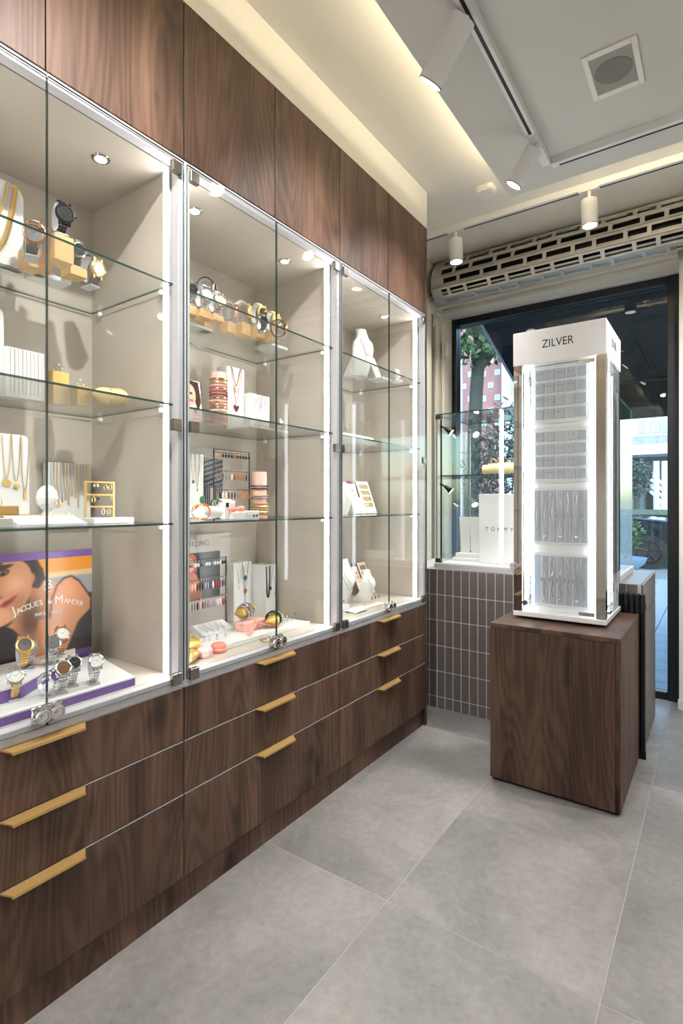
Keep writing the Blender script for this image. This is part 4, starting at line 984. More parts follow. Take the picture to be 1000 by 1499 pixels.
def arch_stand(lab, x, y0, y1, z, zt, th=0.02, m='acr', r=0.03, lean=0.0, cat='necklace stand'):
    h = zt - z; w = (y1 - y0); P = []
    for t in range(9): a = math.pi / 2 * t / 8; P.append((0, w / 2 - r + r * math.cos(a), h - r + r * math.sin(a)))
    for t in range(9): a = math.pi / 2 + math.pi / 2 * t / 8; P.append((0, -w / 2 + r + r * math.cos(a), h - r + r * math.sin(a)))
    P += [(0, -w / 2, 0), (0, w / 2, 0)]
    t = thing('necklace_stand', lab, cat, (x, (y0 + y1) / 2, z), 0, None, (0, lean, 0))
    MB().poly([(px, py, pz) for px, py, pz in P], (-th, 0, 0)).build('stand_panel', M[m], t)
    MB().box(-th - 0.03, 0.0, -w / 2, w / 2, 0, 0.006, 0.001).build('stand_foot', M[m], t); return t
def bust(lab, x, y, z, h, w, rz=0.0, m='acr', chains=()):
    t = thing('necklace_bust', lab, 'necklace bust', (x, y, z), rz)
    prof = [(0.0, 0.40), (0.06, 0.42), (0.40, 0.46), (0.58, 0.50), (0.70, 0.44), (0.80, 0.27), (0.90, 0.23), (1.0, 0.23)]
    V = []; F = []; n = 13
    for s_, hw in prof:
        xf = 0.045 * h / 0.2 * math.sin(s_ * 2.2) - 0.10 * s_ * h
        for i in range(n):
            u = -1 + 2 * i / (n - 1); V.append((xf + 0.035 * (1 - u * u) * (hw / 0.4), u * hw * w, s_ * h))
    m_ = len(V)
    for s_, hw in prof:
        xf = 0.045 * h / 0.2 * math.sin(s_ * 2.2) - 0.10 * s_ * h - 0.012 - (0.05 * h / 0.2) * max(0, 1 - s_ * 3)
        for i in range(n):
            u = -1 + 2 * i / (n - 1); V.append((xf + 0.03 * (1 - u * u) * (hw / 0.4), u * hw * w, s_ * h))
    k = len(prof)
    for j in range(k - 1):
        for i in range(n - 1):
            a = j * n + i; F.append((a, a + 1, a + n + 1, a + n)); F.append((m_ + a, m_ + a + n, m_ + a + n + 1, m_ + a + 1))
    for j in range(k - 1):
        for e in (0, n - 1): a = j * n + e; q = (a, a + n, m_ + a + n, m_ + a); F.append(q if e == 0 else q[::-1])
    F.append(tuple([i for i in range(n)] + [m_ + i for i in reversed(range(n))])[::-1]); o = (k - 1) * n
    F.append(tuple([o + i for i in range(n)] + [m_ + o + i for i in reversed(range(n))]))
    MB().add(V, F).build('bust_body', M[m], t, True)
    for ci, (cm, r, drop, wd) in enumerate(chains):
        P = []
        for i in range(21):
            u = -1 + 2 * i / 20; s_ = 0.78 - drop * (1 - u * u); hw = np.interp(s_, [p[0] for p in prof], [p[1] for p in prof])
            uu = u * wd; xf = 0.045 * h / 0.2 * math.sin(s_ * 2.2) - 0.10 * s_ * h
            P.append((xf + 0.035 * (1 - (uu) ** 2) * (hw / 0.4) + 0.002, uu * hw * w * 0.98, s_ * h))
        c = MB().tube(P, r, 5)
        o_ = c.build('necklace', M[cm], None, True, loc=(x, y, z), rot=(0, 0, rz)); tag(o_, ('thin', 'long')[ci % 2] + ' ' + cm.replace('_', ' ') + ' necklace on the ' + lab.replace(' with pearl chain', '').replace(' with long chains', ''), 'necklace')
    return t
def earring(c, m, g, lab, group, s=1.0, kind='drop'):
    t = thing('earring', lab, 'earring', c, 0, group)
    MB().ring((0, 0, 0.002 * s), 0.0035 * s, 0.0006, 10, 4, 'y').build('hook', M[m], t)
    d = MB()
    if kind == 'drop': d.ell((0, 0, -0.012 * s), (0.002 * s, 0.0025 * s, 0.009 * s), 8, 6)
    elif kind == 'stud': d.ell((0, 0, -0.005 * s), (0.003 * s, 0.0032 * s, 0.0045 * s), 8, 6)
    else: d.ring((0, 0, -0.009 * s), 0.008 * s, 0.0012, 14, 5, 'y')
    d.build('drop', M.get(g) or GEMS[g], t, True); return t
def white_box(lab, xf, y0, y1, z, zt, d=0.07, m='acr', cat='display block', rz=0.0):
    return block('display_block', xf - d / 2, (y0 + y1) / 2, z, d, abs(y1 - y0), zt - z, M[m], lab, cat, rz, 0.002)

# ================================================================== FIRST SHOWCASE: poster and watches
PX = -0.372
po = thing('advertising_poster', 'purple edged poster of a woman behind the silver watches', 'poster', (PX, 0.0, S0))
PY0, PY1, PZ1 = 0.47, 0.970, 1.052
MB().box(-0.010, 0, PY0, PY1, 0.0, PZ1 - S0, 0.001).build('poster_board', M['purple'], po)
MB().box(-0.012, 0.012, PY0, PY1, -0.0, 0.006).build('poster_foot', M['purple'], po)
def cmp(px, py):      # poster crop pixel (x 0..1000 for 150 photo pixels) -> local (y, z)
    p = onX(px * 0.15, 780 + py * 0.15, PX); return p[1], p[2] - S0
zt_, zb_ = 1.030 - S0, 0.735 - S0
def fn(U, V):
    Y = PY0 + (PY1 - PY0) * U; Sx = (Y - 0.692) / 0.276; T = V
    C = np.zeros(U.shape + (3,)); C[:] = (64, 58, 62)
    def put(mask, c, a=1.0): C[mask] = (1 - a) * C[mask] + a * np.array(c)
    put((Sx > 0.3) & (T < 0.14), (236, 150, 44)); put((Sx > 0.3) & (T >= 0.14) & (T < 0.20), (226, 196, 150)); put((Sx > 0.3) & (T >= 0.20) & (T < 0.40), (158, 158, 168))
    body = [(-0.2, 1.1), (-0.2, 0.45), (0.25, 0.22), (0.42, 0.20), (0.55, 0.26), (0.66, 0.23), (0.78, 0.20), (0.90, 0.30), (0.99, 0.45), (0.98, 0.58), (0.86, 0.68), (0.66, 1.1)]
    put(inpoly(Sx, T, body), (218, 150, 112))
    sh_ = np.exp(-(((Sx - 0.32) / 0.14) ** 2 + ((T - 0.62) / 0.22) ** 2)); C[:] = C * (1 - 0.75 * sh_[..., None]) + np.array((70, 44, 38)) * 0.75 * sh_[..., None]
    hl = np.exp(-(((Sx - 0.72) / 0.12) ** 2 + ((T - 0.36) / 0.18) ** 2)); C[:] = C + np.array((26, 20, 16)) * hl[..., None] * inpoly(Sx, T, body)[..., None]
    put(inpoly(Sx, T, [(-0.9, 0.62), (0.0, 0.58), (0.14, 0.66), (0.26, 0.80), (0.14, 1.1), (-0.9, 1.1)]), (40, 32, 34))
    put(inpoly(Sx, T, [(-0.9, -0.1), (0.34, -0.1), (0.44, 0.10), (0.47, 0.20), (0.40, 0.29), (0.33, 0.27), (0.30, 0.42), (0.1, 0.62), (-0.2, 0.66), (-0.9, 0.6)]), (52, 34, 32))
    fc = ((Sx - 0.08 + (T - 0.25) * 0.25) / 0.26) ** 2 + ((T - 0.30) / 0.32) ** 2
    put(fc < 1, (224, 160, 122)); pass
    for (gx, gy, gw_, gh_, dc) in ((0.17, 0.22, 0.09, 0.08, (22, 24, 24)), (0.20, 0.42, 0.10, 0.10, (-34, -30, -26)), (-0.04, 0.16, 0.08, 0.10, (-22, -22, -20)), (0.06, 0.50, 0.12, 0.05, (14, 12, 10))):
        gg = np.exp(-(((Sx - gx) / gw_) ** 2 + ((T - gy) / gh_) ** 2)) * (fc < 1); C[:] = C + gg[..., None] * np.array(dc)
    put(inpoly(Sx, T, [(-0.06, 0.02), (0.16, 0.02), (0.06, 0.08), (-0.08, 0.10)]), (74, 50, 44))                       # brow and fringe
    e = ((Sx - 0.06) / 0.05) ** 2 + ((T - 0.105 + (Sx - 0.06) * 0.35) / 0.024) ** 2; put(e < 1, (92, 62, 54)); put(e < 0.35, (30, 24, 26)); put(((Sx - 0.072) / 0.01) ** 2 + ((T - 0.098) / 0.008) ** 2 < 1, (230, 220, 215))
    e = ((Sx + 0.16) / 0.05) ** 2 + ((T - 0.20) / 0.024) ** 2; put(e < 1, (92, 62, 54)); put(e < 0.35, (30, 24, 26))
    put(inpoly(Sx, T, [(-0.05, 0.20), (0.02, 0.27), (0.05, 0.33), (-0.01, 0.35), (-0.06, 0.32)]), (206, 138, 106)); put(inpoly(Sx, T, [(-0.03, 0.335), (0.05, 0.325), (0.02, 0.352)]), (150, 88, 74))
    put(inpoly(Sx, T, [(0.01, 0.42), (0.06, 0.375), (0.10, 0.365), (0.19, 0.32), (0.15, 0.385), (0.09, 0.43), (0.05, 0.44)]), (186, 84, 76)); put(inpoly(Sx, T, [(0.01, 0.42), (0.08, 0.39), (0.19, 0.322), (0.09, 0.405)]), (120, 44, 44))
    put(inpoly(Sx, T, [(0.32, 0.02), (0.44, 0.08), (0.47, 0.19), (0.42, 0.27), (0.37, 0.22), (0.36, 0.1)]), (44, 28, 28))
    put(((Sx - 0.345) / 0.02) ** 2 + ((T - 0.18) / 0.05) ** 2 < 1, (206, 140, 110))
    st_ = [(0.52, 0.62), (0.545, 0.42), (0.60, 0.28), (0.68, 0.215), (0.76, 0.20), (0.86, 0.27), (0.94, 0.38), (0.99, 0.46)]
    for (x0, y0), (x1, y1) in zip(st_[:-1], st_[1:]):
        L2 = (x1 - x0) ** 2 + (y1 - y0) ** 2; t = np.clip(((Sx - x0) * (x1 - x0) + (T - y0) * (y1 - y0)) / L2, 0, 1); put(np.hypot(Sx - x0 - t * (x1 - x0), T - y0 - t * (y1 - y0)) < 0.007, (26, 20, 20))
    put(inpoly(Sx, T, [(0.84, 0.70), (0.99, 0.58), (1.2, 0.5), (1.2, 1.1), (0.64, 1.1)]), (58, 52, 58))
    put(inpoly(Sx, T, [(0.40, 0.62), (0.52, 0.60), (0.50, 0.80), (0.36, 1.1), (0.30, 1.1)]), (226, 150, 108), 0.6)
    return blur(C, 5)
paint('printed_picture', 1, 1, 260, 210, fn, po, lambda u, v: (0.0004, PY0 + (PY1 - PY0) * u, zt_ + (zb_ - zt_) * v), 0.25)
def glyph(ch, px, py, size, rotd=0.0, xs=1.0, m='whiteink'):
    size *= 0.9
    y, z = cmp(px, py); text('lettering', ch, size, po, M[m], Matrix.Translation((0.0012, y, z)) @ Matrix.Rotation(math.radians(rotd), 4, 'X') @ Matrix(((0, 0, 1, 0), (1, 0, 0, 0), (0, 1, 0, 0), (0, 0, 0, 1))), xs=xs)
for ch, px, py, sz, rd in (('J', 135, 765, 0.040, 18), ('A', 185, 762, 0.025, 20), ('C', 226, 742, 0.025, 17), ('Q', 272, 722, 0.025, 14), ('U', 316, 706, 0.025, 11), ('E', 358, 693, 0.025, 8), ('S', 398, 682, 0.025, 6), ('du', 478, 672, 0.021, 2),
                       ('M', 575, 655, 0.040, -1), ('A', 645, 664, 0.025, -4), ('N', 688, 668, 0.025, -7), ('O', 728, 676, 0.025, -9), ('I', 760, 683, 0.025, -12), ('R', 792, 692, 0.025, -14)): glyph(ch, px, py, sz, rd)
for i, ch in enumerate('SWISS MADE'):
    if ch != ' ': glyph(ch, 346 + 28 * i, 802 - 6 * i + 0.33 * i * i, 0.0150, 5 - 1.2 * i)
glyph('B', 470, 505, 0.045, 0, 1.1); y_, z_ = cmp(470, 575)
em_ = MB().tube([(0.0012, y_ - 0.013, z_ + 0.012), (0.0012, y_ - 0.008, z_ + 0.003), (0.0012, y_, z_), (0.0012, y_ + 0.008, z_ + 0.003), (0.0012, y_ + 0.013, z_ + 0.014)], 0.0013, 5)
em_.tube([(0.0012, y_ - 0.014, z_ + 0.034), (0.0012, y_ - 0.010, z_ + 0.026), (0.0012, y_ - 0.014, z_ + 0.018)], 0.0011, 5).build('emblem', M['whiteink'], po)
# stepped white platform with purple edges
pf = thing('watch_platform', 'stepped white platform with purple edges carrying the silver watches', 'platform', (0, 0, S0))
low = [(-0.043, 0.50), (-0.043, 0.905), (-0.345, 0.968), (-0.345, 0.50)]
MB().poly([(x, y, 0.019) for x, y in low], (0, 0, 0.004)).build('platform_top', M['acr'], pf)
MB().poly([(x + (0.001 if x > -0.1 else 0), y, 0) for x, y in low], (0, 0, 0.019)).build('platform_edge', M['purple'], pf)
up = [(-0.125, 0.50), (-0.125, 0.640), (-0.285, 0.868), (-0.345, 0.90), (-0.345, 0.50)]
MB().poly([(x, y, 0.0235) for x, y in up], (0, 0, 0.030)).build('step_edge', M['purple'], pf)
MB().poly([(x, y, 0.0535) for x, y in up], (0, 0, 0.004)).build('step_top', M['acr'], pf)
gv = [MB().box(-0.0006, 0.0006, 0, 0.38, 0, 0.0004).mesh('platform_groove', M['greycard'])]
for k in range(6): link('platform_groove', gv[0], pf, None, (-0.062 - 0.011 * k, 0.51, 0.0231))
text('lettering', 'Jacques du Manoir', 0.014, pf, M['whiteink'], Matrix.Translation((-0.196, 0.745, 0.040)) @ Matrix.Rotation(math.atan2(0.16, 0.228), 4, 'Z') @ Matrix(((0, 0, 1, 0), (1, 0, 0, 0), (0, 1, 0, 0), (0, 0, 0, 1))))
zl, zu = S0 + 0.0236, S0 + 0.0577
def wpx(px, py, Z, *a, **k): p = onZ(px, py, Z); return watch(p[0], p[1], Z, *a, **k)
wpx(137, 1000, zl, 'silver watch with white dial alone at the right end of the purple platform', dial='paper', s=1.15, rz=-0.25)
wpx(105, 1003, zl, 'silver watch with black chronograph dial on the purple platform', dial='black', s=1.15, rz=-0.25)
wpx(88, 1013, zl, 'silver watch with copper dial at the front of the purple platform', dial='rose', s=1.2, rz=-0.2)
wpx(68, 1020, zl, 'silver watch with purple dial behind the double lock', dial='purple', s=0.9, rz=0.5)
wpx(19, 1024, zl, 'two tone gold and silver watch at the front of the purple platform', band='gold', dial='paper', s=1.12, rz=-0.2)
watch(-0.25, 0.700, zu, 'gold watch with skeleton dial beside the poster', case='gold', band='gold', dial='silver', s=1.3, rz=-0.2)
wpx(42, 976, zu, 'slim two tone watch with round white dial on the upper step', case='silver', band='silver', dial='pearl', s=1.1, rz=-0.2)
watch(-0.228, 0.765, zu, 'silver watch with grey dial on the upper step', dial='silver', s=1.2, rz=-0.2)
watch(-0.300, 0.828, zu, 'slim gold and silver watch raised nearest the poster on the upper step', band='rose', case='rose', dial='paper', s=1.25, rz=-0.2)

# ------------------------------------------------------------------ first showcase, top shelf
arch_stand('white arched stand with chunky gold chains on the top shelf', -0.30, 0.50, 0.727, S1, Zat(26, 273, -0.30), r=0.035)
zt1 = Zat(26, 273, -0.30)
fl_ = lambda X: (lambda z: X)
necklace('chunky gold link chain on the white arched stand', fl_(-0.296), 0.585, 0.705, zt1 - 0.003, S1 + 0.04, 'gold', 0.0052, bead=0.0078, k=1.4)
necklace('fine gold chain inside the chunky chain on the arched stand', fl_(-0.297), 0.605, 0.685, zt1 - 0.003, S1 + 0.10, 'gold', 0.0022, bead=0.0045)
block('wooden_riser', -0.165, 0.757, S1, 0.055, 0.052, 0.070, M['oak'], 'tall light wood block under the black steel watch')
watch(-0.163, 0.757, S1 + 0.070, 'black steel watch on the tall wood block', 'gunmetal', 'black', 'gunmetal', s=1.45, rz=-0.15, stand=True)
block('wooden_riser', -0.222, 0.829, S1, 0.055, 0.05, 0.026, M['oak'], 'low light wood block beside the tall one')
watch(-0.222, 0.829, S1 + 0.026, 'steel watch with dark mesh band on the low wood block', 'silver', 'black', 'leather', 'strap', s=1.25, rz=-0.15)
block('wooden_riser', -0.27, 0.745, S1, 0.06, 0.065, 0.050, M['oak'], 'light wood block beside the white arched stand')
watch(-0.27, 0.742, S1 + 0.050, 'rose gold watch with black dial beside the white arched stand', 'rose', 'black', 'rose', s=1.35, rz=-0.25)
watch(-0.20, 0.700, S1, 'grey leather watch with rose gold dial standing on the glass', 'rose', 'grey', 'leather', 'strap', s=1.5, rz=-0.3)
watch(-0.255, 0.895, S1, 'gold watch with white subdials and grey strap at the end of the top shelf', 'gold', 'paper', 'leather', 'strap', s=1.45, rz=0.1)
block('riser_plate', -0.31, 0.80, S1, 0.07, 0.10, 0.012, M['acr'], 'white riser plate behind the tall wood block', 'riser')

# ------------------------------------------------------------------ first showcase, middle shelf
y0, y1, zt, _ = sp(8, 65, 512, 585, -0.30)
white_box('white block hung with fine bracelets beside the gold cube', -0.30, y0, y1, S2, zt, 0.05)
for k in range(9):
    yy = y0 + 0.012 + (y1 - y0 - 0.02) * k / 8
    c = MB(); P = [(0, 0, 0), (0.0, 0.001, -0.05), (0.0005, 0, -(zt - S2) + 0.012)]
    (beads(c, P, 0.0013, 0.0032) if k % 3 == 1 else c.tube(P, 0.0007, 4))
    one(c, 'chain_bracelet', M['silver'] if k % 2 else M['gold'], 'fine ' + ('silver' if k % 2 else 'gold') + ' bracelet hung over the white block', 'bracelet', (-0.2985, yy, zt - 0.001), 0, 'bracelets over the white block')
arch_stand('tall white rounded stand at the left of the middle shelf', -0.33, 0.50, Yat(5.5, -0.33), S2, Zat(3, 448, -0.33), r=0.03)
block('gold_block', -0.325, 0.835, S2, 0.045, 0.048, 0.098, M['goldbox'], 'tall gold cube holding a silver ring', 'riser')
finger_ring('silver band ring on the tall gold cube', (-0.325, 0.838, S2 + 0.098), 'silver', None, 0.0125)
block('gold_block', -0.285, 0.884, S2, 0.042, 0.044, 0.058, M['goldbox'], 'short gold cube holding a pave ring', 'riser')
finger_ring('wide pave silver ring on the short gold cube', (-0.285, 0.884, S2 + 0.058), 'silver', 'clear', 0.010)
pillow('champagne satin cushion with a fine bracelet on the middle shelf', (-0.225, 0.945, S2 + 0.030), 0.034, 0.052, 0.030, 'satin', -0.5, waist=0.1)
bracelet('fine silver bracelet around the champagne cushion', (-0.225, 0.945, S2 + 0.030), 0.031, 'silver', 0.0013, 'y', 0.9, 0, (0, 0, -0.5), ('clear', 5))

# ------------------------------------------------------------------ first showcase, lower shelf
Xp = -0.36; y0, y1, zt, _ = sp(-60, 43, 633, 755, Xp)
arch_stand('white arched stand with gold pendants on the lower shelf', Xp, y0, y1, S3, zt, r=0.022)
for px_, zb, pend, pm, bd in ((-12, 715, 'disc', 'gold', 0.0), (9, 700, 'disc', 'gold', 0.0045), (23, 704, 'drop', 'gold', 0.0), (36, 718, 'bar', 'gold', 0.004)):
    yc = Yat(px_, Xp); necklace({'disc': 'gold medallion', 'drop': 'gold leaf pendant', 'bar': 'gold bar pendant'}[pend] + ' necklace ' + ('on a beaded chain' if bd else 'on a plain chain') + ' on the white arched stand', fl_(Xp + 0.003), yc - 0.012, yc + 0.012, zt - 0.002, Zat(px_, zb, Xp), 'gold', 0.0012, pend, pm, bd, 1.2, None, 0.011)
Xq = -0.43; y0, y1, zt, _ = sp(67, 133, 678, 760, Xq)
white_box('flat white panel hung with twelve fine gold chains', Xq, y0, y1, S3, zt, 0.02, cat='necklace stand')
for k in range(12):
    yy = y0 + 0.018 + (y1 - y0 - 0.03) * k / 11; zb = Zat(100, (727, 720, 736, 732, 728, 735, 722, 726, 740, 716, 725, 728)[k], Xq)
    necklace('fine ' + ('gold' if k % 3 else 'silver') + (' beaded' if k in (4, 5) else ' plain') + ' chain with ' + ('bar' if k in (3, 8) else 'disc') + ' pendant on the flat white panel', fl_(Xq + 0.003), yy - 0.004, yy + 0.004, zt, zb, 'gold' if k % 3 else 'silver', 0.0009, 'bar' if k in (3, 8) else 'disc', 'gold' if k != 3 else 'amber', 0.003 if k in (4, 5) else 0, 1.6, 'chains on the flat white panel', 0.0035)
block('gold_tray', -0.27, 0.60, S3, 0.10, 0.30, 0.026, M['goldbox'], 'flat gold tray in front of the arched stand', 'tray')
block('gold_block', -0.285, Yat(3, -0.26), S3 + 0.026, 0.05, 0.085, 0.024, M['goldbox'], 'small gold box on the gold tray', 'box')
finger_ring('thin gold ring on the small gold box', (-0.285, Yat(3, -0.26), S3 + 0.050), 'gold', None, 0.011)
block('ring_box', -0.10, Yat(-6, -0.10), S3, 0.05, 0.055, 0.022, M['greycard'], 'grey ring box at the left of the lower shelf', 'box')
hx_, hy_ = -0.22, Yat(69, -0.22)
es = thing('earring_holder', 'white faceted head shaped earring holder on the lower shelf', 'earring holder', (hx_, hy_, S3))
MB().lathe([(0.020, 0.0), (0.022, 0.004), (0.012, 0.012), (0.011, 0.04), (0.016, 0.045)], 14).build('holder_stem', M['acr'], es, True)
MB().ell((0, 0, 0.072), (0.020, 0.030, 0.036), 9, 6).build('holder_head', M['acr'], es)
finger_ring('gold hoop on the faceted white holder', (hx_ + 0.02, hy_ + 0.02, S3 + 0.045), 'gold', None, 0.010)
gl = thing('earring_ladder', 'small gold ladder shaped earring stand', 'earring stand', (-0.16, Yat(146, -0.16), S3 + 0.0165))
gw = (Yat(166, -0.16) - Yat(125, -0.16)) / 2; gh = Zat(146, 705, -0.16) - S3 - 0.016
for sg in (-1, 1): MB().box(-0.003, 0.003, sg * gw - 0.003, sg * gw + 0.003, 0, gh, 0.0008).build('ladder_post', M['gold'], gl)
for q in (0.30, 0.63, 0.98): MB().box(-0.002, 0.002, -gw, gw, gh * q - 0.0022, gh * q + 0.0022, 0.0006).build('ladder_bar', M['gold'], gl)
block('white_plinth', -0.16, Yat(158, -0.16), S3, 0.07, 0.125, 0.016, M['acr'], 'white plinth under the gold earring ladder', 'plinth')
for k, (f, q, g, kd) in enumerate(((-0.45, 0.98, 'pearl', 'stud'), (-0.2, 0.98, 'pearl', 'stud'), (0.35, 0.98, 'gold', 'hoop'), (0.7, 0.98, 'gold', 'hoop'), (-0.5, 0.63, 'gold', 'hoop'), (-0.15, 0.63, 'black', 'stud'), (0.8, 0.63, 'gold', 'stud'), (0.2, 0.30, 'pearl', 'hoop'), (0.6, 0.30, 'gold', 'hoop'))):
    earring((-0.156, Yat(146, -0.16) + gw * f, S3 + 0.016 + gh * q - 0.005), 'gold', g, {'pearl': 'pearl', 'gold': 'gold', 'black': 'dark stone'}[g] + ' ' + kd + ' earring on the ' + {0.98: 'top', 0.63: 'middle', 0.30: 'lowest'}[q] + ' bar of the gold ladder', 'earrings on the gold ladder', 1.0, kd)
tr_ = thing('jewellery_tray', 'long white wedge tray in front of the faceted holder', 'tray', (-0.12, Yat(66, -0.12), S3))
MB().poly([(0.05, -0.085, 0), (0.05, -0.085, 0.006), (-0.03, -0.085, 0.026), (-0.03, -0.085, 0)], (0, 0.17, 0)).build('tray_wedge', M['acr'], tr_)
for k in range(4): finger_ring('tiny gold ring on the white wedge tray', (-0.14, Yat(62 + 13 * k, -0.14), S3 + 0.021), 'gold', None, 0.005, 0.3, 'rings on the wedge tray')

# ================================================================== SECOND SHOWCASE
# top shelf: watches on wood blocks
def riserwatch(x, y, h, lab, wl, **kw):
    block('wooden_riser', x, y, S1, 0.045, 0.046, h, M['oak'], lab); s = kw.pop('s', 1.2)
    return watch(x, y, S1 + h, wl, s=s, **kw)
riserwatch(-0.20, 1.215, 0.030, 'wood block under the dark dialled steel watch', 'steel watch with dark dial next to the aluminium post', case='silver', dial='black', band='silver', rz=-0.2, s=1.35)
riserwatch(-0.19, 1.268, 0.026, 'wood block under the white dialled steel watch', 'steel watch with white dial between two steel watches', case='silver', dial='paper', band='silver', rz=-0.2, s=1.35)
riserwatch(-0.18, 1.320, 0.022, 'wood block under the two tone steel watch', 'two tone steel watch with ivory dial', case='silver', dial='ivory', band='rose', rz=-0.2, s=1.3)
riserwatch(-0.295, 1.375, 0.115, 'tallest wood block in the row of steel watches', 'steel watch seen side on atop the tallest wood block', case='silver', dial='black', band='gunmetal', rz=0.55, s=1.35)
riserwatch(-0.24, 1.440, 0.040, 'wood block under the rose gold watch', 'rose gold watch seen edge on beside gold watches', case='rose', dial='rose', band='rose', rz=0.5, s=1.3)
riserwatch(-0.215, 1.490, 0.045, 'wood block under the pale gold watch', 'pale gold watch with champagne dial', case='gold', dial='ivory', band='gold', rz=0.35, s=1.3)
riserwatch(-0.195, 1.550, 0.045, 'wood block under the gold chronograph', 'gold chronograph with white and black dial', case='gold', dial='black', band='gold', rz=-0.2, s=1.4)
riserwatch(-0.175, 1.610, 0.030, 'wood block under the yellow gold watch', 'yellow gold watch with gold dial at the end of the row', case='gold', dial='gold', band='gold', rz=-0.2, s=1.35)
watch(-0.125, 1.500, S1, 'black strap watch standing low before the gold chronograph', 'gunmetal', 'black', 'gunmetal', 'strap', s=1.0, rz=-0.4)
watch(-0.13, 1.600, S1, 'brown leather watch with rose dial standing on the glass', 'rose', 'pink', 'brownleather', 'strap', s=1.15, rz=0.9)
block('riser_plate', -0.30, 1.32, S1, 0.06, 0.14, 0.010, M['acr'], 'white riser plate behind the steel watches', 'riser'); block('riser_plate', -0.25, 1.690, S1, 0.10, 0.10, 0.010, M['acr'], 'white riser plate at the end of the gold watches', 'riser')
# middle shelf
ca = thing('photo_card', 'standing photo card of a dark haired woman beside the bangles', 'photo card', (-0.24, 0, S2), 0, None, (0, -0.12, 0))
y0, y1 = Yat(268, -0.24), Yat(297, -0.24)
MB().box(-0.003, 0, y0, y1, 0, 0.15).build('card', M['paper'], ca)
def fcard(U, V):
    C = np.zeros(U.shape + (3,)); C[:] = (236, 226, 222)
    C[inpoly(U, V, [(0, 0), (0.9, 0.02), (1, 0.5), (0.8, 0.75), (0.6, 0.4), (0.2, 0.2), (0, 0.3)])] = (58, 34, 34)
    C[((U - 0.45) / 0.28) ** 2 + ((V - 0.36) / 0.26) ** 2 < 1] = (232, 178, 146); C[((U - 0.5) / 0.08) ** 2 + ((V - 0.33) / 0.03) ** 2 < 1] = (40, 28, 30); C[((U - 0.5) / 0.1) ** 2 + ((V - 0.50) / 0.03) ** 2 < 1] = (190, 70, 80)
    C[inpoly(U, V, [(0.55, 0.7), (0.7, 0.65), (0.75, 0.85), (0.6, 0.85)])] = (46, 44, 60); C[(V > 0.8) & (U > 0.5) & (U < 0.9)] = (238, 186, 196)
    return C
paint('printed_picture', 1, 1, 50, 70, fcard, ca, lambda u, v: (0.0006, y0 + (y1 - y0) * u, 0.15 * (1 - v)), 0.3)
Xb = -0.27; yb_ = Yat(320, Xb); rb = (Yat(331, Xb) - Yat(309, Xb)) / 2 * 0.86; zb_ = Zat(320, 546, Xb)
hold = thing('bangle_holder', 'tall pink bangle holder on the middle shelf', 'bangle holder', (Xb, yb_, S2))
MB().lathe([(rb * 1.0, 0), (rb, 0.01), (rb * 0.86, 0.012), (rb * 0.86, zb_ - S2 - 0.006), (rb * 0.8, zb_ - S2)], 28).build('holder_roll', M['pink'], hold, True)
bm_ = ['rose', 'gold', 'rose', 'pearl', 'rose', 'gold', 'pink', 'rose', 'dred', 'red', 'rose', 'pink', 'gold', 'rose']
for k, g in enumerate(bm_):
    z = S2 + 0.022 + (zb_ - S2 - 0.05) * k / (len(bm_) - 1)
    nm = {'rose': 'rose gold', 'gold': 'gold', 'pearl': 'pearl beaded', 'pink': 'pale pink', 'dred': 'dark red', 'red': 'red'}[g]
    bracelet(nm + ' bangle stacked on the tall pink holder', (Xb, yb_, z), rb * 1.02, g, 0.0030, 'z', 1, 40 if g in ('pearl', 'dred', 'red') else 0, None, None, 'bangles on the tall pink holder', 'bangle')
y0, y1, zt, _ = sp(332, 358, 538, 630, -0.297)
white_box('tall white block with a red heart pendant beside the bangles', -0.297, y0, y1, S2, zt, 0.06)
yc = (y0 + y1) / 2
necklace('rose chain with a pale heart pendant on the tall white block', fl_(-0.2945), yc - 0.024, yc + 0.024, zt, Zat(345, 566, -0.297), 'rose', 0.0013, 'heart', 'pink', 0.004, 0.6, None, 0.011)
necklace('rose chain with a dark red heart pendant on the tall white block', fl_(-0.2940), yc - 0.030, yc + 0.030, zt, Zat(345, 592, -0.297), 'rose', 0.0010, 'heart', 'dred', 0, 0.55, None, 0.013)
y0, y1, zt, _ = sp(366, 395, 578, 632, -0.27)
white_box('low white block hung with small pendants', -0.27, y0, y1, S2, zt, 0.09)
for k in range(3):
    yy = y0 + (y1 - y0) * (0.25 + 0.25 * k); necklace(('silver', 'rose gold', 'silver')[k] + ' pendant chain on the low white block', fl_(-0.2675), yy - 0.010, yy + 0.010, zt, zt - 0.045 - 0.01 * (k % 2), 'rose' if k % 2 else 'silver', 0.0009, 'drop', 'clear', 0, 1, 'chains on the low white block', 0.006)
block('white_tray', -0.235, 1.615, S2, 0.11, 0.22, 0.008, M['acr'], 'flat white tray of bracelets on the middle shelf', 'tray')
for k, (dx, dy, m_) in enumerate(((-0.21, 1.545, 'gold'), (-0.22, 1.60, 'rose'), (-0.20, 1.655, 'silver'))):
    bracelet(('gold', 'rose gold', 'silver')[k] + ' beaded bracelet lying on the flat white tray', (dx, dy, S2 + 0.012), 0.028, m_, 0.0022, 'z', 1, 30, (0.25, 0.1, 0))
dg = thing('ring_figure', 'small white balloon dog shaped ring holder', 'ring holder', (-0.20, Yat(408, -0.20), S2))
q = MB()
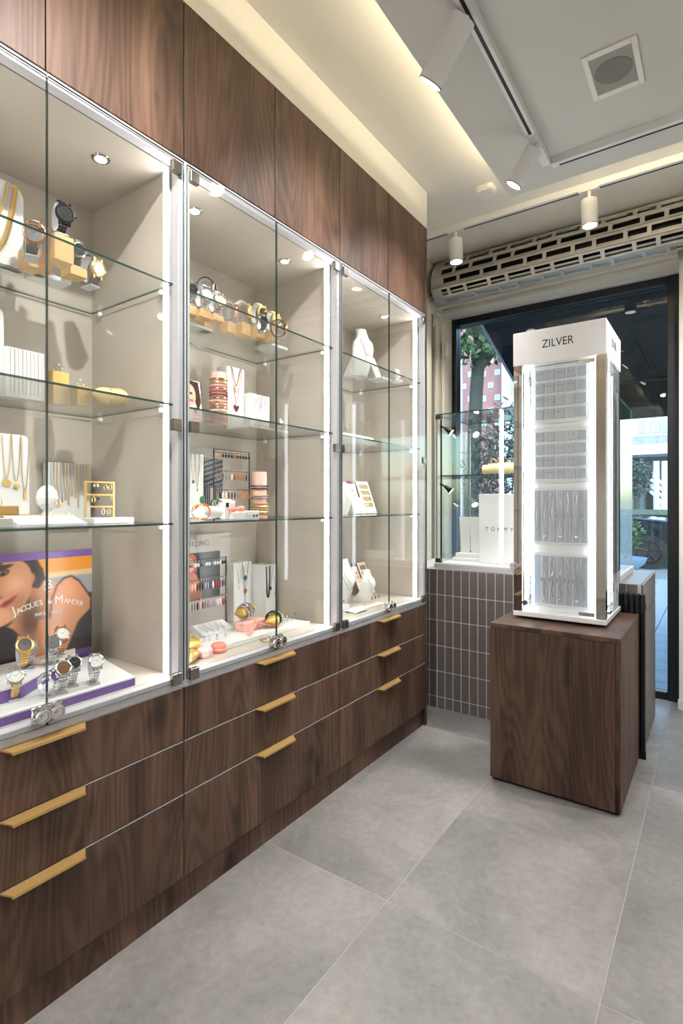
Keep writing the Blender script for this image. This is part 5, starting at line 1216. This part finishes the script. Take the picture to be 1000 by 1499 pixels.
for c, r in (((0, 0.0, 0.022), (0.006, 0.014, 0.006)), ((0, 0.012, 0.034), (0.006, 0.006, 0.012)), ((0, 0.02, 0.046), (0.005, 0.010, 0.005)), ((0, 0.010, 0.052), (0.004, 0.004, 0.007)), ((0, -0.016, 0.034), (0.004, 0.004, 0.010)), ((0, 0.011, 0.009), (0.005, 0.005, 0.009)), ((0, -0.011, 0.009), (0.005, 0.005, 0.009))): q.ell(c, r, 8, 6)
q.build('dog_body', M['acr'], dg, True)
# lower shelf
Xn = -0.36; y0, y1, zt, _ = sp(262, 298, 664, 765, Xn)
white_box('tall white panel with long thin necklaces on the lower shelf', Xn, y0, y1, S3, zt, 0.02, cat='necklace stand')
for k in range(4):
    yy = y0 + (y1 - y0) * (0.38 + 0.17 * k); necklace(('silver', 'gold', 'rose gold', 'pearl white')[k] + ' long thin necklace on the tall white panel', fl_(Xn + 0.002), yy - 0.012, yy + 0.012, zt, zt - (0.16, 0.10, 0.13, 0.19)[k], ('silver', 'gold', 'rose', 'pearl')[k], 0.0009, 'kite' if k == 1 else 'drop', 'green' if k == 1 else 'silver', 0, 0.7, None, 0.006)
Xg = -0.445; y0, y1, zt, _ = sp(262, 338, 655, 760, Xg)
bd_ = thing('backdrop_board', 'beige backdrop board with a dark fashion picture on the lower shelf', 'board', (Xg, 0, S3))
MB().box(-0.008, 0, y0, y1, 0, zt - S3, 0.001).build('board', M['greycard'], bd_)
def fdark(U, V):
    C = np.zeros(U.shape + (3,)); C[:] = (52, 56, 70); s = (np.sin(U * 60) > 0.2); C[s & (V > 0.5)] = (150, 148, 158); C[(np.sin(U * 40 + V * 30) * np.sin(V * 40 - U * 30) > 0.3) & (V < 0.5)] = (176, 178, 188); C[(U > 0.35) & (U < 0.5) & (V > 0.55)] = (222, 190, 176); return C
ya_, yb2 = Yat(298, Xg), Yat(326, Xg); za_, zb2 = Zat(310, 671, Xg) - S3, 0.02
paint('printed_picture', 1, 1, 60, 80, fdark, bd_, lambda u, v: (0.0006, ya_ + (yb2 - ya_) * u, za_ + (zb2 - za_) * v), 0.3)
def earring_rack(lab, X, pxl, pxr, ytop, S, rowsy, z0):
    yl, yr = Yat(pxl, X), Yat(pxr, X); t = thing('earring_rack', lab, 'earring rack', (X, (yl + yr) / 2, z0)); w = (yr - yl) / 2; h = Zat((pxl + pxr) / 2, ytop, X) - z0
    for sg in (-1, 1): MB().box(-0.002, 0.002, sg * w - 0.0022, sg * w + 0.0022, 0, h).build('rack_post', M['black'], t)
    zs = [Zat((pxl + pxr) / 2, yy, X) - z0 for yy in rowsy]
    for z in zs: MB().box(-0.0015, 0.0015, -w, w, z - 0.0015, z + 0.0015).build('rack_bar', M['black'], t)
    MB().box(-0.0015, 0.0015, -w, w, h - 0.0015, h + 0.0015).box(-0.02, 0.02, -w, w, 0, 0.003).build('rack_frame', M['black'], t)
    return yl, yr, [z0 + z for z in zs]
CN = dict(black='black', grey='grey', orange='orange', amber='amber', brown='brown', white='white', dred='dark red', red='red', pink='pink', lilac='lilac', blue='blue', ivory='ivory', clear='clear')
def hang(rows, yl, yr, zs, X, seqs, who, s=1.0, x0=0.06, x1=0.97):
    for (z, seq, rn) in zip(zs, seqs, ('top', 'middle', 'bottom')):
        n = len(seq)
        for i, g in enumerate(seq):
            f = x0 + (x1 - x0) * i / (n - 1); earring((X + 0.004, yl + (yr - yl) * f, z - 0.004), 'gold' if g in ('orange', 'amber', 'brown') else 'silver', g, CN[g] + (' drop' if rn != 'top' else ' stud') + ' earring on the ' + rn + ' bar of the ' + who, 'earrings on the ' + who, s, 'drop' if rn != 'top' else 'stud')
Xr = -0.30
yl, yr, zs = earring_rack('black framed earring rack on the lower shelf', Xr, 313, 365, 660, 1, (664, 690, 717), S3)
hang(3, yl, yr, zs, Xr, [['orange', 'orange', 'black', 'black', 'black', 'black', 'amber', 'black', 'black', 'black', 'black', 'black'], ['grey', 'grey', 'brown', 'grey', 'grey', 'ivory', 'brown', 'amber', 'amber', 'amber', 'black', 'black'], ['grey', 'black', 'white', 'white', 'brown', 'brown', 'dred', 'grey', 'orange', 'orange', 'orange', 'orange']], 'black framed rack', 1.6)
Xk = -0.26; yk = Yat(380, Xk); rk = (Yat(389, Xk) - Yat(371, Xk)) / 2 * 0.9; zk = Zat(380, 691, Xk)
hold2 = thing('bangle_holder', 'short pink velvet bangle holder beside the earring rack', 'bangle holder', (Xk, yk, S3))
MB().lathe([(rk, 0), (rk, 0.008), (rk * 0.9, 0.01), (rk * 0.9, zk - S3 - 0.004), (rk * 0.84, zk - S3)], 28).build('holder_roll', M['pink'], hold2, True)
for k, (z, g, bn) in enumerate(((0.010, 'rose', 40), (0.022, 'gold', 0), (0.034, 'gold', 36), (0.046, 'gold', 0), (0.058, 'gold', 36), (0.082, 'grey', 0), (0.092, 'gold', 36), (0.122, 'black', 0), (0.134, 'black', 30))):
    bracelet({'rose': 'rose gold', 'gold': 'gold', 'grey': 'grey', 'black': 'black'}[g] + (' beaded' if bn else ' smooth') + ' bangle on the short pink velvet holder', (Xk, yk, S3 + z * 0.95), rk * 1.05, g, 0.0032, 'z', 1, bn, None, None, 'bangles on the short pink holder', 'bangle')
pillow('white velvet roll with leopard bracelet at the front of the lower shelf', (-0.09, Yat(305, -0.09), S3 + 0.026), 0.026, 0.050, 0.022, 'acr', 0.1, waist=0.0)
bracelet('brown and gold beaded bracelet around the white velvet roll', (-0.092, Yat(297, -0.09), S3 + 0.030), 0.0295, 'amber', 0.0036, 'y', 0.85, 26, (0, 0, 0.2)); bracelet('gold beaded bracelet around the white velvet roll', (-0.092, Yat(292, -0.09), S3 + 0.029), 0.0285, 'gold', 0.003, 'y', 0.85, 28, (0, 0, 0.2))
pillow('pale bow shaped cushion with green and white bangles', (-0.20, Yat(327, -0.20), S3 + 0.038), 0.026, 0.046, 0.026, 'acr', 0.2, (0.6, 0, 0.1))
for k, (g, px_) in enumerate((('green', 319), ('white', 322), ('gold', 325), ('white', 331), ('ivory', 334))): bracelet({'green': 'green', 'white': 'white', 'gold': 'gold', 'ivory': 'ivory'}[g] + ' enamel bangle beside the ' + ('black square ring' if px_ > 328 else 'green oval ring'), (-0.185, Yat(px_, -0.185), S3 + 0.046), 0.030, g, 0.0028, 'y', 0.95, 0, (0.5, 0, 0.15), None, 'enamel bangles', 'bangle')
es2 = thing('ring_stand', 'white ring stand with a large green oval stone', 'ring stand', (-0.14, Yat(294, -0.14), S3))
MB().lathe([(0.014, 0), (0.012, 0.003), (0.005, 0.006), (0.005, 0.048), (0.010, 0.052)], 14).build('stand_stem', M['acr'], es2, True); MB().ell((0.008, 0, 0.068), (0.004, 0.011, 0.014), 14, 10).build('oval_stone', GEMS['green'], es2, True)
for k, (px_, zz) in enumerate(((329, 0.055), (338, 0.035))):
    rs = thing('ring_stand', ('white ring block with a black square stone', 'white ring block with a small black rectangular stone')[k], 'ring stand', (-0.12, Yat(px_, -0.12), S3)); MB().box(-0.012, 0.012, -0.011, 0.011, 0, zz + 0.006, 0.002).build('stand_block', M['acr'], rs); MB().box(0.012, 0.016, -0.006, 0.006, zz - 0.012, zz + 0.004, 0.001).build('square_stone', GEMS['black'], rs)
gb = thing('gift_box', 'small white gift box with salmon ribbon bow on the lower shelf', 'gift box', (-0.11, Yat(345, -0.11), S3))
MB().box(-0.024, 0.024, -0.028, 0.028, 0, 0.026, 0.002).build('box', M['acr'], gb)
def bow(parent, z, s, m='salmon'):
    q = MB()
    for sg in (-1, 1):
        q.ell((0.004, sg * 0.022 * s, z + 0.010 * s), (0.008 * s, 0.020 * s, 0.010 * s), 10, 6); q.poly([(0.008, sg * 0.004 * s, z + 0.002), (0.022 * s, sg * 0.050 * s, z - 0.010 * s), (0.030 * s, sg * 0.040 * s, z - 0.012 * s), (0.014, 0, z + 0.001)], (0, 0, 0.0015))
    q.ell((0.006, 0, z + 0.008 * s), 0.008 * s, 8, 6); q.build('ribbon_bow', M[m], parent, True)
bow(gb, 0.028, 1.0)
wt = thing('earring_card', 'white card box with green drop earrings at the shelf front', 'earring card', (-0.10, Yat(366, -0.10), S3)); MB().box(-0.014, 0.014, -0.034, 0.034, 0, 0.030, 0.0015).build('card_box', M['acr'], wt)
for yy in (-0.004, 0.012): MB().ell((0.016, yy + 0.008, 0.012), (0.003, 0.006, 0.006), 8, 6).build('green_stone', GEMS['green'], wt, True)
# floor of the second showcase
Xs = -0.43; y0, y1, zt, _ = sp(215, 337, 783, 915, Xs)
sg_ = thing('brand_board', 'beige brand board lettered SPARKLING behind the earring rack', 'sign', (Xs, 0, S0))
MB().box(-0.010, 0, y0, y1, 0, zt - S0, 0.001).build('board', M['greycard'], sg_)
tz = Zat(290, 796, Xs) - S0; tyr = Yat(306, Xs)
text('lettering', 'SPARKLING', 0.031, sg_, M['greyink'], faceX(0.0010, tyr, tz), align='RIGHT')
ey, ez = Yat(283, Xs), Zat(283, 783, Xs) - S0
MB().ring((0.001, ey, ez), 0.016, 0.0012, 24, 5, 'x').ring((0.001, ey, ez), 0.007, 0.0012, 16, 5, 'x').build('emblem', M['greyink'], sg_)
ya_, yb2 = Yat(250, Xs), Yat(322, Xs); za_, zb2 = Zat(300, 808, Xs) - S0, Zat(300, 876, Xs) - S0
def fwoman(U, V):
    C = np.zeros(U.shape + (3,)); C[:] = (44, 48, 56); C[(U > 0.62) & (V < 0.5)] = (62, 68, 78)
    C[((U - 0.38) / 0.14) ** 2 + ((V - 0.24) / 0.22) ** 2 < 1] = (206, 96, 64); C[((U - 0.36) / 0.09) ** 2 + ((V - 0.26) / 0.15) ** 2 < 1] = (240, 186, 160)
    C[inpoly(U, V, [(0.24, 0.5), (0.36, 0.42), (0.48, 0.44), (0.56, 0.62), (0.52, 1.0), (0.2, 1.0)])] = (226, 150, 120); C[inpoly(U, V, [(0.3, 0.8), (0.56, 0.7), (0.6, 1.0), (0.28, 1.0)])] = (190, 120, 100); return C
paint('printed_picture', 1, 1, 80, 70, fwoman, sg_, lambda u, v: (0.0006, ya_ + (yb2 - ya_) * u, za_ + (zb2 - za_) * v), 0.3)
Xe = -0.35
yl, yr, zs = earring_rack('brown framed rack of coloured earrings before the SPARKLING board', Xe, 255, 331, 819, 1, (822, 849, 877), S0)
hang(3, yl, yr, zs, Xe, [['blue', 'grey', 'clear', 'clear', 'blue', 'grey', 'clear', 'clear', 'grey', 'white', 'clear', 'clear', 'black', 'black'], ['pink', 'pink', 'pink', 'dred', 'black', 'black', 'lilac', 'lilac', 'blue', 'white', 'red', 'red', 'grey', 'dred', 'dred'], ['pink', 'grey', 'grey', 'black', 'pink', 'red', 'grey', 'grey', 'lilac', 'lilac', 'lilac', 'white', 'ivory', 'red', 'dred']], 'coloured earring rack', 1.75, 0.26, 0.97)
white_box('tall white block with blue and red pendants behind the pink gift', -0.392, 1.615, 1.722, S0, Zat(355, 823, -0.392), 0.062)
zt = Zat(355, 823, -0.392)
for k, (f, zb, g, pn) in enumerate(((0.60, 842, 'blue', 'kite'), (0.60, 861, 'amber', 'kite'), (0.60, 884, 'grey', 'drop'), (0.25, 856, 'clear', 'drop'), (0.42, 850, 'clear', 'drop'))):
    yy = 1.615 + 0.107 * f; necklace(('deep blue kite pendant', 'amber kite pendant', 'grey drop pendant', 'clear drop pendant', 'small clear pendant')[k] + ' on the tall white block', fl_(-0.3895 + 0.0006 * k), yy - 0.020, yy + 0.020, zt, Zat(355, zb, -0.392), 'silver', 0.0009, pn, g, 0, 0.45, None, 0.010 if pn == 'kite' else 0.006)
white_box('white block with a black bead necklace beside the blue pendant block', -0.315, 1.728, 1.806, S0, Zat(400, 827, -0.315), 0.10)
zt = Zat(400, 827, -0.315)
necklace('black beaded necklace on the white block', fl_(-0.311), 1.728, 1.752, zt, Zat(392, 874, -0.315), 'black', 0.0022, None, None, 0.005, 1.5)
necklace('silver chain with a dark teardrop on the white block', fl_(-0.312), 1.742, 1.772, zt, Zat(395, 857, -0.315), 'silver', 0.0009, 'drop', 'black', 0, 0.6, None, 0.009); necklace('silver chain with a small ring pendant on the white block', fl_(-0.312), 1.775, 1.800, zt, Zat(404, 866, -0.315), 'silver', 0.0009, 'disc', 'silver', 0, 0.6, None, 0.006)
lt = thing('jewellery_tray', 'long low white tray across the front of the macaron showcase', 'tray', (-0.18, 1.50, S0)); MB().box(-0.075, 0.075, -0.26, 0.27, 0, 0.014, 0.002).build('tray_body', M['acr'], lt); MB().box(0.070, 0.075, -0.26, 0.27, 0.014, 0.016).build('tray_lip', M['acr'], lt)
wd = thing('necklace_easel', 'white sloping necklace easel under the coloured earring rack', 'easel', (-0.29, Yat(318, -0.27), S0)); MB().poly([(0.030, -0.075, 0.001), (0.030, -0.075, 0.020), (-0.032, -0.075, 0.048), (-0.032, -0.075, 0.001)], (0, 0.15, 0)).build('easel_block', M['acr'], wd)
for k in range(4): necklace('fine silver chain lying on the sloping white easel', (lambda z: -0.256 - (z - S0 - 0.022) * 2.1), Yat(300 + 8 * k, -0.27), Yat(306 + 8 * k, -0.27), S0 + 0.047, S0 + 0.026, 'silver', 0.0008, 'drop', 'clear', 0, 1, 'chains on the sloping easel', 0.004)
zt_r = S0 + 0.0145
gp = thing('gift_box', 'pink gift box tied with a large salmon ribbon bow', 'gift box', (-0.215, 1.535, zt_r)); MB().box(-0.030, 0.030, -0.058, 0.058, 0, 0.034, 0.003).build('box', M['pink'], gp)
q = MB(); zb3 = 0.038
for sg in (-1, 1):
    q.ell((0.012, sg * 0.036, zb3 - 0.008), (0.010, 0.032, 0.011), 12, 8)
    q.poly([(0.026, sg * 0.004, 0.026), (0.075, sg * 0.088 - 0.01, 0.006), (0.090, sg * 0.080 - 0.01, 0.004), (0.036, sg * -0.004, 0.026)], (0, 0, 0.002))
q.ell((0.028, 0, 0.028), (0.010, 0.011, 0.009), 10, 8); q.build('ribbon_bow', M['salmon'], gp, True)
pillow('gold satin cushion with grey bangles on the pink gift box', (-0.228, 1.520, zt_r + 0.072), 0.026, 0.045, 0.024, 'goldsatin', 0.25, (0.18, 0, 0.25))
for k in range(5): bracelet(('pave silver', 'grey beaded', 'steel')[k % 3] + ' bangle around the gold cushion on the pink box', (-0.219 - 0.0024 * (k - 2), 1.500 + 0.0085 * (k - 1), zt_r + 0.069 + 0.0015 * k), 0.0285, ('silver', 'grey', 'silver')[k % 3], 0.0036, 'y', 0.95, (30, 24, 0)[k % 3], (0.18, 0, 0.25), None, 'bangles on the gold cushion', 'bangle')
pillow('gold satin cushion with black and green bangles on the white tray', (-0.165, 1.620, zt_r + 0.031), 0.028, 0.046, 0.025, 'goldsatin', 0.5, (0.1, 0, 0.5))
for k in range(4): bracelet(('black', 'dark green', 'silver', 'black beaded')[k] + ' bangle around the gold cushion on the tray', (-0.157 - 0.0045 * k, 1.603 + 0.0085 * k, zt_r + 0.034), 0.0300, ('black', 'green', 'silver', 'black')[k], 0.0034, 'y', 0.95, (0, 0, 30, 24)[k], (0.1, 0, 0.5), None, 'bangles on the tray cushion', 'bangle')
pillow('gold satin cushion on the floor beside the aluminium post', (-0.17, 1.215, S0 + 0.029), 0.030, 0.046, 0.024, 'goldsatin', 0.9, None); bracelet('pave silver bangle on the gold cushion beside the post', (-0.17, 1.205, S0 + 0.0325), 0.031, 'silver', 0.003, 'y', 0.9, 34, (0, 0, 0.9), None, None, 'bangle')
pillow('small gold satin cushion in the front corner of the macaron showcase', (-0.09, 1.130, S0 + 0.020), 0.026, 0.042, 0.020, 'goldsatin', 0.5, None)
for k, (px_, py_) in enumerate(((299, 939), (307, 938), (318, 937), (330, 933))):
    p = onZ(px_, py_, zt_r); finger_ring('silver ring standing on the long white tray', (p[0], p[1], zt_r), 'silver', 'clear' if k % 2 else 'grey', 0.008, 0.4, 'rings on the long white tray')
for k, (px_, py_) in enumerate(((413, 912), (420, 909), (427, 907), (433, 905))):
    p = onZ(px_, py_, zt_r); finger_ring('silver stone ring beside the black bangles on the tray', (p[0], p[1], zt_r), 'silver', 'black' if k == 3 else 'clear', 0.009, 0.3, 'stone rings on the tray')
p = onZ(388, 937, S0); bracelet('rose gold beaded bracelet lying on the showcase floor', (p[0] + 0.02, p[1], S0 + 0.0035), 0.030, 'rose', 0.0026, 'z', 1, 30); bracelet('thin rose gold bracelet lying on the beaded one', (p[0] + 0.014, p[1] + 0.010, S0 + 0.0075), 0.026, 'rose', 0.0014, 'z', 1, 0)
def macaron(px, py, m, lab):
    p = onZ(px, py, S0); t = thing('macaron', lab, 'macaron', (p[0], p[1], S0)); R = 0.0265
    MB().lathe([(R * 0.8, 0), (R * 0.97, 0.002), (R, 0.007), (R * 0.98, 0.010), (R * 0.5, 0.0105)], 28).build('bottom_shell', M[m], t, True); MB().lathe([(R * 0.5, 0.0095), (R * 0.93, 0.010), (R * 0.95, 0.0125), (R * 0.93, 0.015), (R * 0.5, 0.0155)], 28).build('filling', M['cream'], t, True)
    MB().lathe([(R * 0.5, 0.0145), (R * 0.98, 0.015), (R, 0.018), (R * 0.95, 0.025), (R * 0.75, 0.030), (R * 0.4, 0.032), (0.001, 0.0325)], 28).build('top_shell', M[m], t, True)
macaron(300, 961, 'palepink', 'pale pink macaron on the showcase floor'); macaron(320, 954, 'coral', 'coral pink macaron on the showcase floor')

# ================================================================== THIRD SHOWCASE
bust('tall white bust on the top shelf', -0.215, 2.315, S1, 0.235, 0.135, -0.25, chains=(('silver', 0.0012, 0.38, 0.75), ('gold', 0.0009, 0.46, 0.8)))
ps = thing('pendant_stand', 'white L shaped pendant stand beside the tall bust', 'pendant stand', (-0.175, 2.455, S1)); MB().box(-0.05, 0.045, -0.045, 0.045, 0, 0.010, 0.002).build('stand_base', M['acr'], ps)
MB().poly([(0.000, -0.032, 0.008), (-0.055, -0.032, 0.135), (-0.064, -0.032, 0.131), (-0.009, -0.032, 0.008)], (0, 0.064, 0)).build('stand_panel', M['acr'], ps)
necklace('fine chain with a black stone on the L shaped stand', (lambda z: -0.175 - (z - S1 - 0.008) * 0.433 + 0.002), 2.438, 2.472, S1 + 0.130, S1 + 0.085, 'silver', 0.0009, 'disc', 'black', 0, 0.8, None, 0.004)
fs = thing('ring_figure', 'small white tree shaped ring holder at the shelf end', 'ring holder', (-0.115, 2.535, S1)); MB().lathe([(0.030, 0), (0.030, 0.008), (0.012, 0.012), (0.008, 0.05), (0.006, 0.062)], 18).build('holder_stem', M['acr'], fs, True); MB().box(-0.005, 0.005, -0.020, 0.020, 0.058, 0.068, 0.003).box(-0.014, 0.014, -0.014, 0.014, 0.028, 0.034, 0.002).build('holder_arm', M['acr'], fs)
earring((-0.108, 2.552, S1 + 0.050), 'silver', 'pearl', 'pearl earring hanging on the small white ring holder', 'earrings on the white ring holder', 1.0, 'stud')
rt_ = thing('ring_tray', 'long white ring tray on the middle shelf of the third showcase', 'ring tray', (-0.205, 2.270, S2)); MB().box(-0.035, 0.035, -0.16, 0.155, 0, 0.024, 0.003).build('tray_body', M['acr'], rt_)
q = MB().cyl((-0.005, -0.158, 0.036), (-0.005, 0.150, 0.036), 0.016, 0.016, 16); q.ell((-0.005, 0.150, 0.036), 0.016, 12, 8); q.build('ring_roll', M['acr'], rt_, True)
for k, (dy, m_, g) in enumerate(((-0.125, 'silver', 'black'), (-0.085, 'gold', 'gold'), (-0.055, 'silver', 'clear'), (-0.025, 'silver', 'clear'), (0.01, 'silver', 'clear'), (0.05, 'silver', 'clear'))): finger_ring((('black stone', 'gold flower', 'clear stone', 'clear stone', 'clear stone', 'clear stone')[k]) + ' ring on the long white ring tray', (-0.212, 2.270 + dy, S2 + 0.034), m_, g, 0.0105, 0.25, 'rings on the long white ring tray')
bust('white bust with pearl chain on the lower shelf', -0.24, Yat(503, -0.22), S3, 0.160, 0.12, -0.1, chains=(('silver', 0.0012, 0.36, 0.75), ('gold', 0.0010, 0.5, 0.8)))
def card_board(lab, X, pxl, pxr, ytop, z, ncol, seed, lean):
    yl, yr = Yat(pxl, X), Yat(pxr, X); h = Zat((pxl + pxr) / 2, ytop, X) - z; w = yr - yl
    t = thing('display_card', lab, 'display card', (X, (yl + yr) / 2, z + 0.003), 0, None, (0, lean, 0)); MB().box(-0.006, 0, -w / 2, w / 2, 0, h, 0.001).build('card_board', M['paper'], t)
    def f(U, V):
        C = np.zeros(U.shape + (3,)); C[:] = (242, 239, 234)
        C[(U < 0.44) & (V < 0.16)] = (112, 34, 46); C[(U < 0.44) & (V >= 0.10) & (V < 0.62)] = (236, 214, 200)
        C[(((U - 0.22) / 0.17) ** 2 + ((V - 0.33) / 0.19) ** 2 < 1)] = (238, 200, 174); C[(U > 0.36) & (U < 0.44) & (V < 0.5)] = (66, 40, 42)
        C[((U - 0.2) / 0.05) ** 2 + ((V - 0.29) / 0.018) ** 2 < 1] = (60, 40, 40); C[((U - 0.23) / 0.05) ** 2 + ((V - 0.44) / 0.02) ** 2 < 1] = (190, 60, 66)
        for k in range(4):
            v0 = 0.10 + 0.19 * k; mk = (U > 0.54) & (U < 0.94) & (V > v0) & (V < v0 + 0.13); C[mk] = (150, 128, 100); C[mk & (np.sin(U * 50 + k) * np.sin(V * 60) > 0.35)] = (228, 190, 120)
        return C
    paint('printed_picture', 1, 1, 70, 80, f, t, lambda u, v: (0.0006, -w / 2 + w * u, h * (1 - v)), 0.3); return t, yl, yr, h
card_board('white display card with a woman and four jewellery pictures on the lower shelf', -0.225, 520, 552, 702, S3, 4, 1, -0.35)
for k in range(2): bracelet(('thin gold', 'thin silver')[k] + ' hoop hung on the display card of the lower shelf', (-0.205 + 0.004, Yat(527 + 8 * k, -0.21), S3 + 0.058), 0.013, ('gold', 'silver')[k], 0.0012, 'x', 1, 0, (0, -0.35, 0), None, None, 'hoop earring')
for k in range(4): finger_ring('silver ring on the shelf before the display card', (-0.10, Yat(520 + 9 * k, -0.10), S3), 'silver', 'clear', 0.008, 0.2, 'rings before the display card')
bust('white bust with long chains on the floor of the third showcase', -0.28, Yat(503, -0.26), S0, 0.225, 0.15, -0.1, chains=(('silver', 0.0016, 0.46, 0.85), ('silver', 0.0010, 0.30, 0.7)))
card_board('large white display card with jewellery pictures on the showcase floor', -0.300, 529, 550, 822, S0, 4, 2, -0.42)
bust('small sloping white bust before the large display card', -0.215, 2.362, S0, 0.165, 0.085, -0.1, chains=(('silver', 0.0011, 0.34, 0.75), ('gold', 0.0009, 0.5, 0.8)))
block('white_tray', -0.205, 2.075, S0, 0.08, 0.16, 0.022, M['acr'], 'white step tray with dark earrings on the third showcase floor', 'tray')
for k in range(5): earring((-0.18, 2.015 + 0.028 * k, S0 + 0.042), 'silver', 'black' if k > 2 else 'clear', ('black' if k > 2 else 'clear') + ' stone earring on the white step tray', 'earrings on the step tray', 1.0, 'stud')
block('white_tray', -0.11, 2.26, S0, 0.05, 0.17, 0.008, M['acr'], 'thin white tray with flat rings at the front of the third showcase', 'tray')
for k in range(6): finger_ring('thin pink stone ring on the thin white tray', (-0.11, 2.20 + 0.02 * k, S0 + 0.008), 'rose', 'pink', 0.006, 0.2, 'rings on the thin white tray')
sc_ = thing('stone_cluster', 'cluster of large pale square stones set in silver', 'brooch', (-0.098, 2.105, S0))
for i in range(4):
    for j in range(3): MB().box(-0.011, 0.011, -0.011, 0.011, 0.002, 0.014, 0.004).build('stone', M['pearl'], sc_, loc=(-0.024 + 0.024 * j, -0.036 + 0.024 * i, 0))
MB().box(-0.036, 0.036, -0.048, 0.048, 0, 0.0025).build('setting', M['silver'], sc_)
for k in range(3): earring((-0.19, 2.40 + 0.035 * k, S0 + 0.024), 'silver', 'black', 'dark leaf shaped earring lying near the corner hinge', 'leaf earrings', 1.1)

# ================================================================== GOODS IN THE WINDOW CASE
CB = 0.8485
Yt = 3.06; xa, xb = onY(701, 770, Yt)[0], onY(766, 770, Yt)[0]; zt = onY(730, 723, Yt)[2]
tb = thing('brand_box', 'tall white box lettered TOMMY in the window glass case', 'brand box', (xa, Yt, CB)); MB().box(0, 0.30, 0, 0.10, 0, zt - CB, 0.002).build('box', M['gloss'], tb)
tz = onY(725, 775, Yt)[2] - CB; tx0 = onY(713, 775, Yt)[0] - xa
for i, ch in enumerate('TOMMY'): text('lettering', ch, 0.034, tb, M['ink'], faceNY(tx0 + 0.036 * i, -0.0006, tz), xs=0.85)
fx = tx0 + 0.168; fg = MB().box(fx, fx + 0.034, -0.0012, -0.0002, tz + 0.009, tz + 0.013).box(fx, fx + 0.034, -0.0012, -0.0002, tz - 0.013, tz - 0.009).box(fx + 0.015, fx + 0.034, -0.0012, -0.0002, tz - 0.009, tz + 0.009).build('logo', M['ink'], tb)
Yp2 = 3.12; x0, x1 = onY(664, 810, Yp2)[0], onY(703, 810, Yp2)[0]
bs = thing('white_plinth', 'long white plinth under the sloping pendant board', 'plinth', ((x0 + x1) / 2, Yp2 + 0.03, CB)); MB().box(-(x1 - x0) / 2, (x1 - x0) / 2, -0.05, 0.05, 0, 0.018, 0.002).box(-(x1 - x0) / 2 + 0.015, (x1 - x0) / 2, -0.035, 0.05, 0.018, 0.045, 0.002).build('plinth_block', M['acr'], bs)
xc = onY(684, 780, Yp2)[0]; hb = onY(684, 757, Yp2)[2] - CB - 0.045
pb = thing('pendant_board', 'white sloping pendant board in the window glass case', 'pendant board', (xc, Yp2 + 0.03, CB + 0.0452)); MB().poly([(-0.052, 0, 0), (0.062, 0, 0), (0.062, 0.03, hb), (-0.075, 0.03, hb)], (0, 0.008, 0)).build('board', M['acr'], pb); MB().poly([(-0.012, -0.012, 0), (0.008, -0.012, 0), (0.0, 0.012, hb * 0.82), (-0.008, 0.012, hb * 0.82)], (0, 0.008, 0)).build('strut', M['acr'], pb)
one(MB().tube([(0, 0, 0.05), (0.006, -0.006, 0.0), (0.004, -0.010, -0.05)], 0.0012, 5).ell((0.008, -0.012, -0.05), (0.006, 0.003, 0.007), 8, 6), 'necklace', M['silver'], 'fine silver pendant hanging on the sloping white board', 'necklace', (xc + 0.010, Yp2 + 0.022, CB + 0.105), 0, None, True)
ZS = 0.8115 + 0.5515; Yr = 3.10; x0, x1 = onY(708, 694, Yr)[0], onY(766, 694, Yr)[0]
gr_ = thing('bracelet_roll', 'cream roll shaped bracelet display on the window case shelf', 'bracelet display', ((x0 + x1) / 2, Yr, ZS)); q = MB().cyl((-(x1 - x0) / 2, 0, 0.030), ((x1 - x0) / 2, 0, 0.030), 0.030, 0.030, 22); q.build('roll', mat('cream_velvet', rgb(236, 214, 160), 0.6), gr_, True); MB().box(-(x1 - x0) / 2 + 0.01, (x1 - x0) / 2, 0.031, 0.075, 0, 0.070, 0.008).build('back_pad', M['satin'], gr_)
for k in range(5): bracelet('gold bracelet hung around the cream roll display', (x0 + 0.05 + 0.035 * k, Yr, ZS + 0.032), 0.0325, 'gold', 0.0018, 'x', 1, 30 if k % 2 else 0, (0, 0, 0.3 * (-1) ** k), None, 'bracelets on the cream roll')
for k in range(6): bracelet('small gold bangle standing along the back pad of the cream roll', (x0 + 0.04 + 0.035 * k, Yr + 0.053, ZS + 0.085), 0.014, 'gold', 0.0016, 'y', 1, 0, None, None, 'small bangles on the back pad', 'bangle')
